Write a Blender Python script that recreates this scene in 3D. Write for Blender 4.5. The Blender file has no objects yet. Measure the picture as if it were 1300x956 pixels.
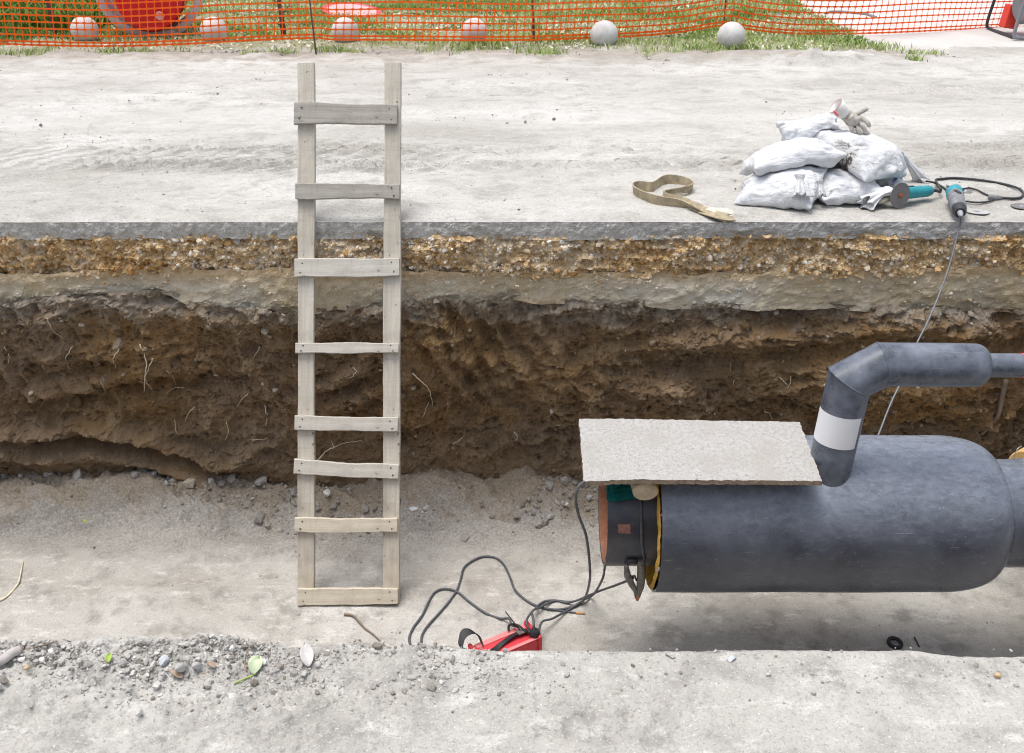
import bpy, bmesh, math, random
import numpy as np
from mathutils import Vector, Matrix, noise as mnoise

S = bpy.context.scene
C = S.collection
R = math.radians
rng = np.random.default_rng(7)
random.seed(7)

# ------------------------------------------------------------------ camera
PITCH, HGT, FPX, CX, CY = R(25), 1.70, 1263.9, 650.0, 433.5
cam_data = bpy.data.cameras.new('camera')
cam_data.lens, cam_data.sensor_width = 35.0, 36.0
cam_data.shift_y = -44.5 / 1300
cam_data.clip_start, cam_data.clip_end = 0.05, 2000
cam = bpy.data.objects.new('camera', cam_data)
C.objects.link(cam)
cam.location = (0, 0, HGT)
cam.rotation_euler = (R(90) - PITCH, 0, 0)
S.camera = cam

# ------------------------------------------------------------------ sky, sun, exposure
SUN_EL, SUN_AZ = R(79), R(-80)           # azimuth from +Y towards +X: behind the trench and to the left
w = bpy.data.worlds.new('World'); S.world = w; w.use_nodes = True
wn = w.node_tree; wn.nodes.clear()
sky = wn.nodes.new('ShaderNodeTexSky'); sky.sky_type = 'NISHITA'; sky.sun_disc = False
sky.sun_elevation, sky.sun_rotation = SUN_EL, SUN_AZ
sky.air_density, sky.dust_density, sky.ozone_density = 1.0, 4.0, 1.0
hs = wn.nodes.new('ShaderNodeHueSaturation'); hs.inputs['Saturation'].default_value = 0.50
bg = wn.nodes.new('ShaderNodeBackground'); bg.inputs['Strength'].default_value = 0.115
wo = wn.nodes.new('ShaderNodeOutputWorld')
wn.links.new(sky.outputs[0], hs.inputs['Color']); wn.links.new(hs.outputs[0], bg.inputs['Color'])
wn.links.new(bg.outputs[0], wo.inputs['Surface'])
sd = bpy.data.lights.new('sun', 'SUN'); sd.energy = 1.25; sd.angle = R(34); sd.color = (1.0, 0.965, 0.91)
so = bpy.data.objects.new('sun', sd); C.objects.link(so)
sdir = Vector((math.sin(SUN_AZ) * math.cos(SUN_EL), math.cos(SUN_AZ) * math.cos(SUN_EL), math.sin(SUN_EL)))
so.rotation_euler = sdir.to_track_quat('Z', 'Y').to_euler(); so.location = sdir * 20
S.view_settings.view_transform = 'Standard'; S.view_settings.look = 'None'
S.view_settings.gamma = 1.0; S.view_settings.exposure = 0.93
S.render.engine = 'CYCLES'; S.cycles.max_bounces = 6; S.cycles.use_denoising = True; S.cycles.filter_width = 1.05

# ------------------------------------------------------------------ helpers: place, noise, meshes
def ray(px, py):
    u, v = (px - CX) / FPX, (py - CY) / FPX
    return np.array([u, math.cos(PITCH) - v * math.sin(PITCH), -(math.sin(PITCH) + v * math.cos(PITCH))])
def atZ(px, py, z=0.0):
    d = ray(px, py); return np.array([0, 0, HGT]) + d * ((z - HGT) / d[2])
def atY(px, py, y):
    d = ray(px, py); return np.array([0, 0, HGT]) + d * (y / d[1])

def _h(ix, iy, iz, seed):
    n = (ix.astype(np.int64) * 374761393 + iy.astype(np.int64) * 668265263 + iz.astype(np.int64) * 2147483647 + seed * 1274126177) & 0xFFFFFFFF
    n = ((n ^ (n >> 13)) * 1274126177) & 0xFFFFFFFF
    n = ((n ^ (n >> 16)) * 2246822519) & 0xFFFFFFFF
    return ((n ^ (n >> 15)) & 0xFFFFFF) / float(0xFFFFFF)
def vn(x, y=0., z=0., seed=0):
    x, y, z = np.broadcast_arrays(np.asarray(x, float), np.asarray(y, float), np.asarray(z, float))
    ix, iy, iz = np.floor(x), np.floor(y), np.floor(z)
    fx, fy, fz = x - ix, y - iy, z - iz
    fx, fy, fz = [f * f * f * (f * (f * 6 - 15) + 10) for f in (fx, fy, fz)]
    r = 0
    flat = np.all(fz == 0)
    for dz in ((0,) if flat else (0, 1)):
        for dy in (0, 1):
            for dx in (0, 1):
                wgt = (fx if dx else 1 - fx) * (fy if dy else 1 - fy) * (1 if flat else (fz if dz else 1 - fz))
                r = r + wgt * _h(ix + dx, iy + dy, iz + dz, seed)
    return r * 2 - 1
def fbm(x, y=0., z=0., o=4, seed=0, gain=.5):
    r, a, f = 0, 1., 1.
    for k in range(o):
        r = r + a * vn(x * f + 17.3 * k, y * f + 5.1 * k, z * f, seed + k); a *= gain; f *= 2.03
    return r
def ridged(x, y=0., z=0., o=4, seed=0):
    r, a, f = 0, 1., 1.
    for k in range(o):
        r = r + a * (1 - np.abs(vn(x * f + 9.7 * k, y * f, z * f, seed + k)) * 2); a *= .5; f *= 2.1
    return r
def ss(a, b, x):
    t = np.clip((np.asarray(x, float) - a) / (b - a), 0, 1); return t * t * (3 - 2 * t)

def origin_of(o):
    v = Vector((0, 0, 0))
    while o: v = v + o.location; o = o.parent
    return np.array(v)

def make_obj(name, co, faces, mat, parent=None, smooth=True, base=None, tint=None):
    """Link one mesh object; co are world points."""
    co = np.asarray(co, float)
    if parent is None and base is None: base = np.zeros(3)
    off = origin_of(parent) if parent is not None else np.asarray(base, float)
    me = bpy.data.meshes.new(name)
    if isinstance(faces, np.ndarray):
        k = faces.shape[1]
        me.vertices.add(len(co)); me.vertices.foreach_set('co', (co - off).astype(np.float32).ravel())
        me.loops.add(faces.size); me.loops.foreach_set('vertex_index', faces.astype(np.int32).ravel())
        me.polygons.add(len(faces)); me.polygons.foreach_set('loop_start', np.arange(0, faces.size, k, dtype=np.int32))
        me.update(calc_edges=True)
    else:
        me.from_pydata([tuple(c) for c in (co - off)], [], faces)
    me.polygons.foreach_set('use_smooth', np.full(len(me.polygons), smooth, bool))
    if tint is not None:
        a = me.attributes.new('tint', 'FLOAT', 'POINT'); a.data.foreach_set('value', np.asarray(tint, np.float32))
    me.update()
    mats = mat if isinstance(mat, (list, tuple)) else [mat]
    for m in mats: me.materials.append(m)
    o = bpy.data.objects.new(name, me); C.objects.link(o)
    if parent is not None: o.parent = parent
    else: o.location = tuple(base)
    return o
def grid_faces(n, m, off=0, closed=False):
    i = np.arange(n - 1)[:, None]; mm = m if closed else m - 1
    j = np.arange(mm)[None, :]; j2 = (j + 1) % m
    a = i * m + j; b = i * m + j2; c = (i + 1) * m + j2; d = (i + 1) * m + j
    return np.stack([a, b, c, d], -1).reshape(-1, 4) + off
def grid_obj(name, P, mat, parent=None, flip=False, **k):
    n, m = P.shape[:2]; f = grid_faces(n, m)
    if flip: f = f[:, ::-1]
    return make_obj(name, P.reshape(-1, 3), f, mat, parent, **k)
def tag(o, label=None, cat=None, group=None, kind=None):
    if label: o['label'] = label
    if cat: o['category'] = cat
    if group: o['group'] = group
    if kind: o['kind'] = kind
    return o
def thing(name, base, label, cat, group=None):
    o = bpy.data.objects.new(name, None); o.empty_display_size = .1; C.objects.link(o); o.location = tuple(base)
    return tag(o, label, cat, group)
def struct(o): o['kind'] = 'structure'; return o
def stuff(o): o['kind'] = 'stuff'; return o
def bevel(o, wd=.004, seg=2):
    b = o.modifiers.new('bevel', 'BEVEL'); b.width = wd; b.segments = seg; b.limit_method = 'ANGLE'; b.angle_limit = R(35); return o

class MB:
    def __init__(s): s.v, s.f = [], []
    def add(s, v, f):
        o = len(s.v); s.v += [np.asarray(p, float) for p in v]; s.f += [tuple(int(i) + o for i in q) for q in f]; return s
    def box(s, c, sz, M3=None):
        c = np.asarray(c, float); hx, hy, hz = [q / 2 for q in sz]
        v = np.array([(x, y, z) for x in (-hx, hx) for y in (-hy, hy) for z in (-hz, hz)])
        if M3 is not None: v = v @ np.asarray(M3).T
        return s.add(v + c, [(0, 1, 3, 2), (4, 6, 7, 5), (0, 4, 5, 1), (2, 3, 7, 6), (0, 2, 6, 4), (1, 5, 7, 3)])
    def tube(s, pts, r, n=8, caps=True):
        pts = np.asarray(pts, float); m = len(pts); rr = np.broadcast_to(np.asarray(r, float), (m,))
        T = np.gradient(pts, axis=0); T /= np.linalg.norm(T, axis=1, keepdims=True) + 1e-12
        nrm = np.cross(T[0], [0, 0, 1.]);
        if np.linalg.norm(nrm) < 1e-3: nrm = np.cross(T[0], [1., 0, 0])
        vs = []
        for i in range(m):
            nrm = nrm - T[i] * nrm.dot(T[i]); nrm /= np.linalg.norm(nrm); b = np.cross(T[i], nrm)
            for k in range(n):
                a = 2 * math.pi * k / n; vs.append(pts[i] + rr[i] * (math.cos(a) * nrm + math.sin(a) * b))
        fs = [tuple(q) for q in grid_faces(m, n, closed=True)]
        if caps: fs += [tuple(range(n - 1, -1, -1)), tuple(range((m - 1) * n, m * n))]
        return s.add(vs, fs)
    def lathe(s, prof, o, ax, n=48, arc=(0, 2 * math.pi), ref=None):
        """prof: list of (distance along axis, radius)."""
        ax = np.asarray(ax, float); ax = ax / np.linalg.norm(ax); o = np.asarray(o, float)
        ref = np.array([0, 0, 1.]) if ref is None else np.asarray(ref, float)
        if abs(ref.dot(ax)) > .95: ref = np.array([0, 1., 0])
        e1 = ref - ax * ref.dot(ax); e1 /= np.linalg.norm(e1); e2 = np.cross(ax, e1)
        full = abs(arc[1] - arc[0] - 2 * math.pi) < 1e-6
        an = np.linspace(arc[0], arc[1], n, endpoint=not full)
        vs = [o + ax * d + r * (math.cos(a) * e1 + math.sin(a) * e2) for d, r in prof for a in an]
        return s.add(vs, [tuple(q) for q in grid_faces(len(prof), n, closed=full)])
    def build(s, name, mat, parent=None, smooth=True, base=None, tint=None):
        return make_obj(name, np.array(s.v), s.f, mat, parent, smooth, base, tint)
def auto(o, ang=40):
    me = o.data; e = bmesh.new(); e.from_mesh(me)
    bmesh.ops.recalc_face_normals(e, faces=e.faces)
    for ed in e.edges:
        if len(ed.link_faces) == 2 and ed.calc_face_angle(0) > R(ang): ed.smooth = False
    e.to_mesh(me); e.free(); return o
def spline(pts, n=12):
    """Catmull-Rom through points."""
    p = np.asarray(pts, float); p = np.vstack([2 * p[0] - p[1], p, 2 * p[-1] - p[-2]])
    out = []
    for i in range(1, len(p) - 2):
        for t in np.linspace(0, 1, n, endpoint=False):
            a, b, c, d = p[i - 1:i + 3]
            out.append(.5 * (2 * b + (c - a) * t + (2 * a - 5 * b + 4 * c - d) * t * t + (3 * b - a - 3 * c + d) * t ** 3))
    out.append(p[-2]); return np.array(out)

# rocks: a few jittered base shapes, reused
def ico(sub):
    b = bmesh.new(); bmesh.ops.create_icosphere(b, subdivisions=sub, radius=1)
    v = np.array([q.co[:] for q in b.verts]); f = np.array([[q.index for q in g.verts] for g in b.faces]); b.free(); return v, f
def rock_shapes(sub, n, seed):
    v, f = ico(sub); r = np.random.default_rng(seed); out = []
    for k in range(n):
        d = 1 + .28 * fbm(v[:, 0] * 1.1 + 10 * k, v[:, 1] * 1.1, v[:, 2] * 1.1, 3, seed + k)
        q = v * d[:, None]
        for _ in range(5):
            nn = r.normal(size=3); nn /= np.linalg.norm(nn); h = r.uniform(.55, .9)
            e = q @ nn - h; q = q - np.clip(e, 0, None)[:, None] * nn * .9
        out.append(q * r.uniform(.7, 1.15, 3))
    return out, f
RS = {1: rock_shapes(1, 9, 3), 2: rock_shapes(2, 9, 5)}
def rocks(name, pts, sizes, mat, sub=1, flat=.75, parent=None, tint=None, smooth=False):
    sh, f = RS[sub]; nv = len(sh[0]); n = len(pts)
    V = np.empty((n, nv, 3)); F = np.empty((n, len(f), 3), np.int64)
    T = np.empty((n, nv), np.float32); tv = rng.random(n) if tint is None else tint
    for i in range(n):
        a = rng.random() * 6.283; c, s_ = math.cos(a), math.sin(a)
        q = sh[rng.integers(len(sh))] * np.array([1, 1, flat]); t = rng.normal(0, .3)
        q = q @ np.array([[1, 0, 0], [0, math.cos(t), -math.sin(t)], [0, math.sin(t), math.cos(t)]]).T
        q = q @ np.array([[c, -s_, 0], [s_, c, 0], [0, 0, 1]]).T
        V[i] = q * sizes[i] + pts[i]; F[i] = f + i * nv; T[i] = tv[i]
    return make_obj(name, V.reshape(-1, 3), F.reshape(-1, 3), mat, parent, smooth, tint=T.ravel())
def copy_thing(o, loc):
    c = o.copy(); C.objects.link(c); c.location = tuple(loc)
    for ch in o.children:
        d = ch.copy(); C.objects.link(d); d.parent = c
        for g in ch.children:
            e = g.copy(); C.objects.link(e); e.parent = d
    return c

# ------------------------------------------------------------------ materials
class Mat:
    def __init__(s, name, rough=.9, spec=.3):
        s.m = bpy.data.materials.new(name); s.m.use_nodes = True; s.nt = s.m.node_tree
        s.b = s.nt.nodes['Principled BSDF']; s.b.inputs['Roughness'].default_value = rough
        s.b.inputs['Specular IOR Level'].default_value = spec
        s.tc = s.nt.nodes.new('ShaderNodeTexCoord'); s.co = s.tc.outputs['Object']; s.nrm = None
    def L(s, a, b): s.nt.links.new(a, b)
    def mapping(s, scale, rot=(0, 0, 0)):
        n = s.nt.nodes.new('ShaderNodeMapping'); n.inputs['Scale'].default_value = scale; n.inputs['Rotation'].default_value = rot
        s.L(s.co, n.inputs[0]); return n.outputs[0]
    def noise(s, scale, detail=5, rough=.55, vec=None, dist=0.):
        n = s.nt.nodes.new('ShaderNodeTexNoise'); n.inputs['Scale'].default_value = scale
        n.inputs['Detail'].default_value = detail; n.inputs['Roughness'].default_value = rough; n.inputs['Distortion'].default_value = dist
        s.L(vec or s.co, n.inputs['Vector']); return n.outputs['Fac']
    def voro(s, scale, vec=None, feat='F1', out='Distance'):
        n = s.nt.nodes.new('ShaderNodeTexVoronoi'); n.inputs['Scale'].default_value = scale; n.feature = feat
        s.L(vec or s.co, n.inputs['Vector']); return n.outputs[out]
    def attr(s, name='tint'):
        n = s.nt.nodes.new('ShaderNodeAttribute'); n.attribute_name = name; return n.outputs['Fac']
    def pos(s, axis):
        n = s.nt.nodes.new('ShaderNodeSeparateXYZ'); s.L(s.co, n.inputs[0]); return n.outputs[axis]
    def math(s, op, a, b=0., c=None):
        n = s.nt.nodes.new('ShaderNodeMath'); n.operation = op
        for i, q in enumerate((a, b, c)):
            if q is None: continue
            if isinstance(q, (int, float)): n.inputs[i].default_value = q
            else: s.L(q, n.inputs[i])
        return n.outputs[0]
    def rng(s, x, a, b, c=0., d=1.):
        n = s.nt.nodes.new('ShaderNodeMapRange'); n.interpolation_type = 'SMOOTHSTEP'; s.L(x, n.inputs[0])
        for i, q in enumerate((a, b, c, d)): n.inputs[i + 1].default_value = q
        return n.outputs[0]
    def ramp(s, fac, stops):
        n = s.nt.nodes.new('ShaderNodeValToRGB'); cr = n.color_ramp
        while len(cr.elements) < len(stops): cr.elements.new(.5)
        for e, (p, c) in zip(cr.elements, stops): e.position = p; e.color = (*c, 1)
        s.L(fac, n.inputs[0]); return n.outputs[0]
    def mix(s, fac, a, b, blend='MIX'):
        n = s.nt.nodes.new('ShaderNodeMix'); n.data_type = 'RGBA'; n.blend_type = blend
        for sock, q in ((n.inputs[0], fac), (n.inputs[6], a), (n.inputs[7], b)):
            if isinstance(q, (int, float)): sock.default_value = q
            elif isinstance(q, tuple): sock.default_value = (*q, 1)
            else: s.L(q, sock)
        return n.outputs[2]
    def bump(s, h, strength=.5, dist=.01):
        n = s.nt.nodes.new('ShaderNodeBump'); n.inputs['Strength'].default_value = strength; n.inputs['Distance'].default_value = dist
        s.L(h, n.inputs['Height'])
        if s.nrm: s.L(s.nrm, n.inputs['Normal'])
        s.nrm = n.outputs[0]; s.L(s.nrm, s.b.inputs['Normal']); return s
    def color(s, c):
        if isinstance(c, tuple): s.b.inputs['Base Color'].default_value = (*c, 1)
        else: s.L(c, s.b.inputs['Base Color'])
        return s
    def rough(s, r): s.L(r, s.b.inputs['Roughness']); return s
def plain(name, c, rough=.6, var=.15, scale=30, bump=.1, metal=0., spec=.4):
    m = Mat(name, rough, spec); f = m.noise(scale, 4)
    m.color(m.ramp(f, [(.3, tuple(q * (1 - var) for q in c)), (.7, tuple(min(q * (1 + var), .9) for q in c))]))
    m.b.inputs['Metallic'].default_value = metal
    if bump: m.bump(m.noise(scale * 3, 4), bump, .004)
    return m.m

# dusty road
m = Mat('dusty_road', .95, .15)
big = m.noise(.9, 4, .6, m.mapping((.55, 1.3, 1))); mid = m.noise(5, 6, .6, m.mapping((.8, 1.1, 1)), .4); fine = m.noise(60, 5, .65)
base = m.ramp(big, [(.34, (.42, .403, .368)), (.5, (.53, .514, .482)), (.64, (.61, .597, .568))])
base = m.mix(m.rng(mid, .46, .70, 0, .75), base, (.36, .345, .315)); sm = m.noise(17, 6, .75, m.mapping((.7, 1.1, 1)), .8); base = m.mix(m.rng(sm, .53, .70, 0, .65), base, (.27, .255, .23)); base = m.mix(m.rng(sm, .45, .33, 0, .5), base, (.66, .655, .64))
base = m.mix(m.rng(fine, .50, .75, 0, .45), base, (.30, .285, .26))
lsp = m.noise(110, 4, .75); base = m.mix(m.rng(lsp, .54, .66, 0, .5), base, (.72, .71, .69)); base = m.mix(m.rng(lsp, .46, .36, 0, .5), base, (.30, .285, .255)); spk = m.rng(m.noise(150, 2, .5), .63, .72, 0, .6); base = m.mix(spk, base, (.13, .12, .11)); wy = m.math('MULTIPLY_ADD', big, .5, m.pos(1))
def band(a, b_, sft): return m.math('MULTIPLY', m.rng(wy, a - sft, a + sft), m.rng(wy, b_ + sft, b_ - sft))
lb = band(7.75, 8.35, .2); base = m.mix(m.math('MULTIPLY', lb, .3), base, (.65, .64, .615))
db = band(6.45, 7.2, .12); wv_ = m.nt.nodes.new('ShaderNodeTexWave'); wv_.wave_type = 'BANDS'; wv_.bands_direction = 'X'; wv_.inputs['Scale'].default_value = 2.3; wv_.inputs['Distortion'].default_value = 5; wv_.inputs['Detail'].default_value = 4; wv_.inputs['Detail Scale'].default_value = 1.6
m.L(m.mapping((1, 1, 1), (0, 0, R(40))), wv_.inputs['Vector']); tread = m.math('MULTIPLY', m.math('MULTIPLY', m.rng(wv_.outputs['Fac'], .35, .75), db), m.rng(sm, .36, .6)); tread = m.math('MULTIPLY', tread, m.rng(m.pos(0), .6, -1.6)); base = m.mix(m.math('MULTIPLY', tread, .30), base, (.33, .315, .285))
dash = m.noise(1, 3, .6, m.mapping((1.6, 34, 1))); db2 = m.math('MULTIPLY', band(6.55, 7.0, .1), m.rng(dash, .60, .67)); base = m.mix(m.math('MULTIPLY', db2, .75), base, (.21, .195, .17))
vg = m.rng(m.math('MULTIPLY_ADD', mid, 1.3, m.pos(1)), 10.75, 11.5, 0, .75); vg = m.math('MULTIPLY', vg, m.rng(m.pos(0), 4.6, 3.9)); base = m.mix(vg, base, m.ramp(fine, [(.3, (.22, .19, .15)), (.6, (.37, .33, .28)), (.8, (.5, .48, .44))])); cr = m.noise(42, 6, .8, m.mapping((.8, 1.1, 1))); base = m.mix(m.rng(cr, .56, .66, 0, .6), base, (.22, .208, .19))
m.color(base); m.bump(mid, .5, .04); m.bump(m.math('SUBTRACT', 0., tread), .6, .012); m.bump(cr, .6, .02); m.bump(fine, .7, .012); M_ROAD = m.m
# near bank / trench floor
def floor_mat(name, c1, c2, c3, heap=False):
    m = Mat(name, .95, .15)
    big = m.noise(1.3, 5, .6); mid = m.noise(7, 6, .65); fine = m.noise(70, 5, .7); sp = m.noise(190, 2, .5)
    col = m.ramp(big, [(.32, c1), (.52, c2), (.7, c3)])
    col = m.mix(m.rng(mid, .45, .70, 0, .75), col, tuple(q * .66 for q in c1)); hi = m.noise(11, 6, .75, m.mapping((.6, 1.2, 1))); col = m.mix(m.rng(hi, .52, .66, 0, .6), col, tuple(min(q * 1.18, .8) for q in c3))
    col = m.mix(m.rng(fine, .52, .78, 0, .5), col, tuple(q * .55 for q in c1))
    col = m.mix(m.rng(sp, .62, .71, 0, .65), col, (.70, .70, .69)); lsp = m.noise(120, 4, .75); col = m.mix(m.rng(lsp, .46, .36, 0, .5), col, tuple(q * .55 for q in c1))
    if heap:   # crumbled soil fallen from the wall, bluish grey gravelly strip in front of it
        y = m.math('ADD', m.pos(1), m.math('MULTIPLY_ADD', mid, .55, -.27))
        y = m.math('MULTIPLY_ADD', big, .5, m.math('ADD', y, -.25))
        g = m.ramp(fine, [(.3, (.20, .185, .16)), (.5, (.33, .31, .28)), (.72, (.50, .49, .47))])
        col = m.mix(m.rng(y, 4.52, 4.95, 0, .9), col, g)
        g2 = m.ramp(fine, [(.3, (.19, .15, .105)), (.6, (.36, .30, .225)), (.8, (.50, .45, .38))])
        col = m.mix(m.rng(y, 4.98, 5.22, 0, .85), col, g2)
    m.color(col); m.bump(mid, .5, .04); m.bump(hi, .4, .02); m.bump(fine, .75, .012); return m.m
M_FLOOR = floor_mat('trench_floor_dirt', (.385, .362, .325), (.485, .466, .432), (.585, .57, .54), True)
M_BANK = floor_mat('bank_dirt', (.40, .384, .352), (.47, .454, .422), (.56, .544, .512))
# asphalt slab edge
m = Mat('asphalt_edge', .9, .25)
v = m.noise(95, 3, .7); f = m.noise(30, 5, .7); n2 = m.noise(3, 4)
col = m.ramp(f, [(.3, (.37, .355, .33)), (.55, (.52, .505, .475)), (.8, (.66, .645, .61))])
col = m.mix(m.rng(v, .58, .68, 0, .7), col, (.70, .69, .66)); col = m.mix(m.rng(v, .43, .34, 0, .5), col, (.13, .128, .125)); col = m.mix(m.rng(n2, .5, .75, 0, .6), col, (.50, .48, .45))
m.color(col); m.bump(m.voro(85), .5, .008); m.bump(f, .5, .01); M_ASPH = m.m
# gravel base layer
m = Mat('gravel_matrix', .95, .15)
n1 = m.noise(4, 5, .6); n2 = m.noise(45, 5, .7)
col = m.ramp(n2, [(.3, (.27, .155, .065)), (.5, (.58, .40, .20)), (.72, (.74, .61, .42))])
col = m.mix(m.rng(n1, .42, .66, 0, .8), col, m.ramp(n2, [(.3, (.42, .34, .23)), (.7, (.72, .66, .55))]))
m.color(col); m.bump(n2, .8, .015); M_GRAV = m.m
m = Mat('gravel_stone', .85, .25)
t = m.attr(); n2 = m.noise(60, 4, .6)
col = m.ramp(t, [(0, (.36, .19, .06)), (.28, (.58, .35, .14)), (.5, (.66, .49, .28)), (.75, (.74, .66, .53)), (1, (.84, .82, .77))])
col = m.mix(m.rng(n2, .48, .7, 0, .55), col, (.24, .14, .065)); m.color(col); m.bump(n2, .4, .004); M_GST = m.m
# compacted sand layer
m = Mat('sand_layer', .95, .15)
n1 = m.noise(2.2, 5, .6); n2 = m.noise(28, 6, .7); n3 = m.noise(120, 3, .6)
col = m.ramp(n1, [(.3, (.52, .41, .25)), (.5, (.58, .51, .38)), (.7, (.62, .585, .50))])
oc = m.rng(m.math('MULTIPLY_ADD', n1, .22, m.pos(2)), -.27, -.17, 0, .75); col = m.mix(oc, col, m.ramp(n2, [(.3, (.42, .25, .10)), (.7, (.64, .50, .31))])); col = m.mix(m.rng(n2, .5, .72, 0, .6), col, (.36, .26, .14)); col = m.mix(m.rng(n3, .6, .72, 0, .65), col, (.70, .66, .58))
m.color(col); m.bump(n2, .7, .015); m.bump(n3, .5, .006); M_SAND = m.m
# dark soil
m = Mat('dark_soil', .92, .2)
n1 = m.noise(1.1, 5, .6, dist=.6); n2 = m.noise(6, 6, .65, dist=.4); n3 = m.noise(35, 6, .7); n4 = m.noise(140, 3, .6)
col = m.ramp(n1, [(.3, (.36, .215, .088)), (.5, (.24, .158, .085)), (.7, (.30, .215, .145))])
col = m.mix(m.rng(n2, .48, .7, 0, .65), col, (.47, .335, .195)); col = m.mix(m.rng(n3, .5, .72, 0, .6), col, (.062, .038, .020))
z = m.math('MULTIPLY_ADD', n2, .5, m.pos(2)); dust = m.rng(m.math('MULTIPLY_ADD', n3, .25, z), -.30, -.08, 0, .8)
col = m.mix(dust, col, m.ramp(n3, [(.35, (.19, .16, .12)), (.65, (.46, .42, .36))]))
zl = m.rng(m.math('MULTIPLY_ADD', n2, -.3, m.pos(2)), -1.42, -1.55, 0, .45); col = m.mix(zl, col, m.ramp(n3, [(.3, (.14, .10, .06)), (.7, (.40, .33, .25))]))
col = m.mix(m.rng(n4, .66, .74, 0, .6), col, (.28, .22, .15)); m.color(col); m.bump(n2, .5, .05); m.bump(n3, .8, .02); m.bump(n4, .5, .005); M_SOIL = m.m
def tinted(name, stops, rough=.9):
    m = Mat(name, rough, .2); col = m.ramp(m.attr(), stops); n = m.noise(90, 4, .6)
    col = m.mix(m.rng(n, .4, .7, 0, .4), col, tuple(q * .6 for q in stops[0][1])); m.color(col); m.bump(n, .4, .004); return m.m
M_CLOD = tinted('soil_clod', [(0, (.10, .065, .033)), (.5, (.19, .135, .075)), (.9, (.32, .26, .19)), (1, (.6, .54, .46))])
M_FST = tinted('loose_stone', [(0, (.20, .18, .155)), (.5, (.34, .32, .295)), (.85, (.46, .45, .43)), (1, (.66, .65, .63))])
M_BST = tinted('bank_stone', [(0, (.22, .2, .17)), (.45, (.40, .385, .36)), (.8, (.50, .49, .47)), (1, (.70, .69, .67))])
M_RST = tinted('road_pebble', [(0, (.14, .13, .12)), (.5, (.3, .285, .265)), (1, (.52, .5, .48))])
M_ROOT = plain('pale_root', (.66, .58, .43), .8, .25)
M_TWIG = plain('dry_twig', (.22, .17, .13), .9, .3)
# wood
def wood(name, dark, light, axis):
    m = Mat(name, .85, .2)
    sc = [38, 38, 38]; sc[axis] = 2.2; g = m.noise(1, 7, .7, m.mapping(tuple(sc)), .35)
    sc2 = [1.5, 1.5, 1.5]; sc2 = [5, 5, 5]; sc2[axis] = 60; saw = m.noise(1, 5, .75, m.mapping(tuple(sc2)))
    st = m.noise(4.5, 5, .6)
    col = m.ramp(g, [(.3, dark), (.62, light)])
    col = m.mix(m.rng(saw, .50, .74, 0, .34), col, tuple(q * .6 for q in dark))
    col = m.mix(m.rng(st, .48, .72, 0, .5), col, tuple(q * .62 for q in dark))
    col = m.mix(m.rng(m.noise(38, 2), .69, .74, 0, .7), col, (.10, .075, .05))
    if axis == 2:
        md = m.rng(m.math('MULTIPLY_ADD', st, .9, m.pos(2)), -.55, -1.1, 0, .7); col = m.mix(md, col, m.ramp(m.noise(14, 5, .7), [(.35, (.36, .30, .23)), (.65, (.52, .45, .355))]))
    kn = m.voro(5.5, m.mapping((1, 1, 1) if axis == 0 else (1, 1, .6))); col = m.mix(m.rng(kn, .085, .03, 0, .75), col, (.16, .115, .075))
    m.color(col); m.bump(g, .45, .004); m.bump(saw, .25, .003); return m.m
M_RAIL = wood('rail_wood', (.41, .37, .305), (.58, .54, .465), 2)
M_RAILW = wood('rail_wood_low', (.44, .39, .32), (.58, .53, .45), 2)
M_RUNG_G = wood('rung_wood_grey', (.28, .265, .23), (.44, .415, .37), 0)
M_RUNG_W = wood('rung_wood_pale', (.43, .40, .345), (.60, .57, .51), 0)
M_RUNG_C = wood('rung_wood_cream', (.47, .42, .33), (.64, .585, .48), 0)
M_NAIL = plain('rusty_nail', (.09, .05, .035), .6)
# black plastic casing with dust and scuffs; bluish sky sheen painted into upper half
m = Mat('black_casing', .36, .5)
d1 = m.noise(3, 5, .6, dist=.5); d2 = m.noise(14, 6, .65, m.mapping((.5, 1, 1))); scr = m.noise(1, 4, .6, m.mapping((6, 90, 90)))
sp = m.noise(55, 3, .6)
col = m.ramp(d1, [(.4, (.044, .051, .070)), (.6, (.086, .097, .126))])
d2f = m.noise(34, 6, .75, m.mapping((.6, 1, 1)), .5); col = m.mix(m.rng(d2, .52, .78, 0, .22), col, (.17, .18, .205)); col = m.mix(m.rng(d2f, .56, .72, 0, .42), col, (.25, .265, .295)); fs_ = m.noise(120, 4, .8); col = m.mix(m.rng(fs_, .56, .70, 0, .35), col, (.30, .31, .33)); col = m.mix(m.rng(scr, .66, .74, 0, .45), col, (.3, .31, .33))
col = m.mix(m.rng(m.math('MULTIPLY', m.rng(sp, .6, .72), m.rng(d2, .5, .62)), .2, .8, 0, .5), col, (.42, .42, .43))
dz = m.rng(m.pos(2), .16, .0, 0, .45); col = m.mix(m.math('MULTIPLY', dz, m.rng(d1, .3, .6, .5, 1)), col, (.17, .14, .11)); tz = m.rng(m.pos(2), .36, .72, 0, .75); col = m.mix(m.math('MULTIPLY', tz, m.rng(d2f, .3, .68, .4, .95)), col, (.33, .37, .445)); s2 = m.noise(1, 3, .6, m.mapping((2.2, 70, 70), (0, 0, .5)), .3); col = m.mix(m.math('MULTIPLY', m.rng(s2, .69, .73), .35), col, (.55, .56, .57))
m.color(col); m.rough(m.rng(d2, .35, .75, .24, .46)); m.bump(m.noise(5, 3), .08, .02); m.bump(d2, .06, .004); M_CASE = m.m
m = Mat('branch_casing', .34, .5)
d1 = m.noise(9, 6, .65, m.mapping((1, 1, 1))); scr = m.noise(1, 4, .6, m.mapping((7, 140, 140)))
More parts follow.
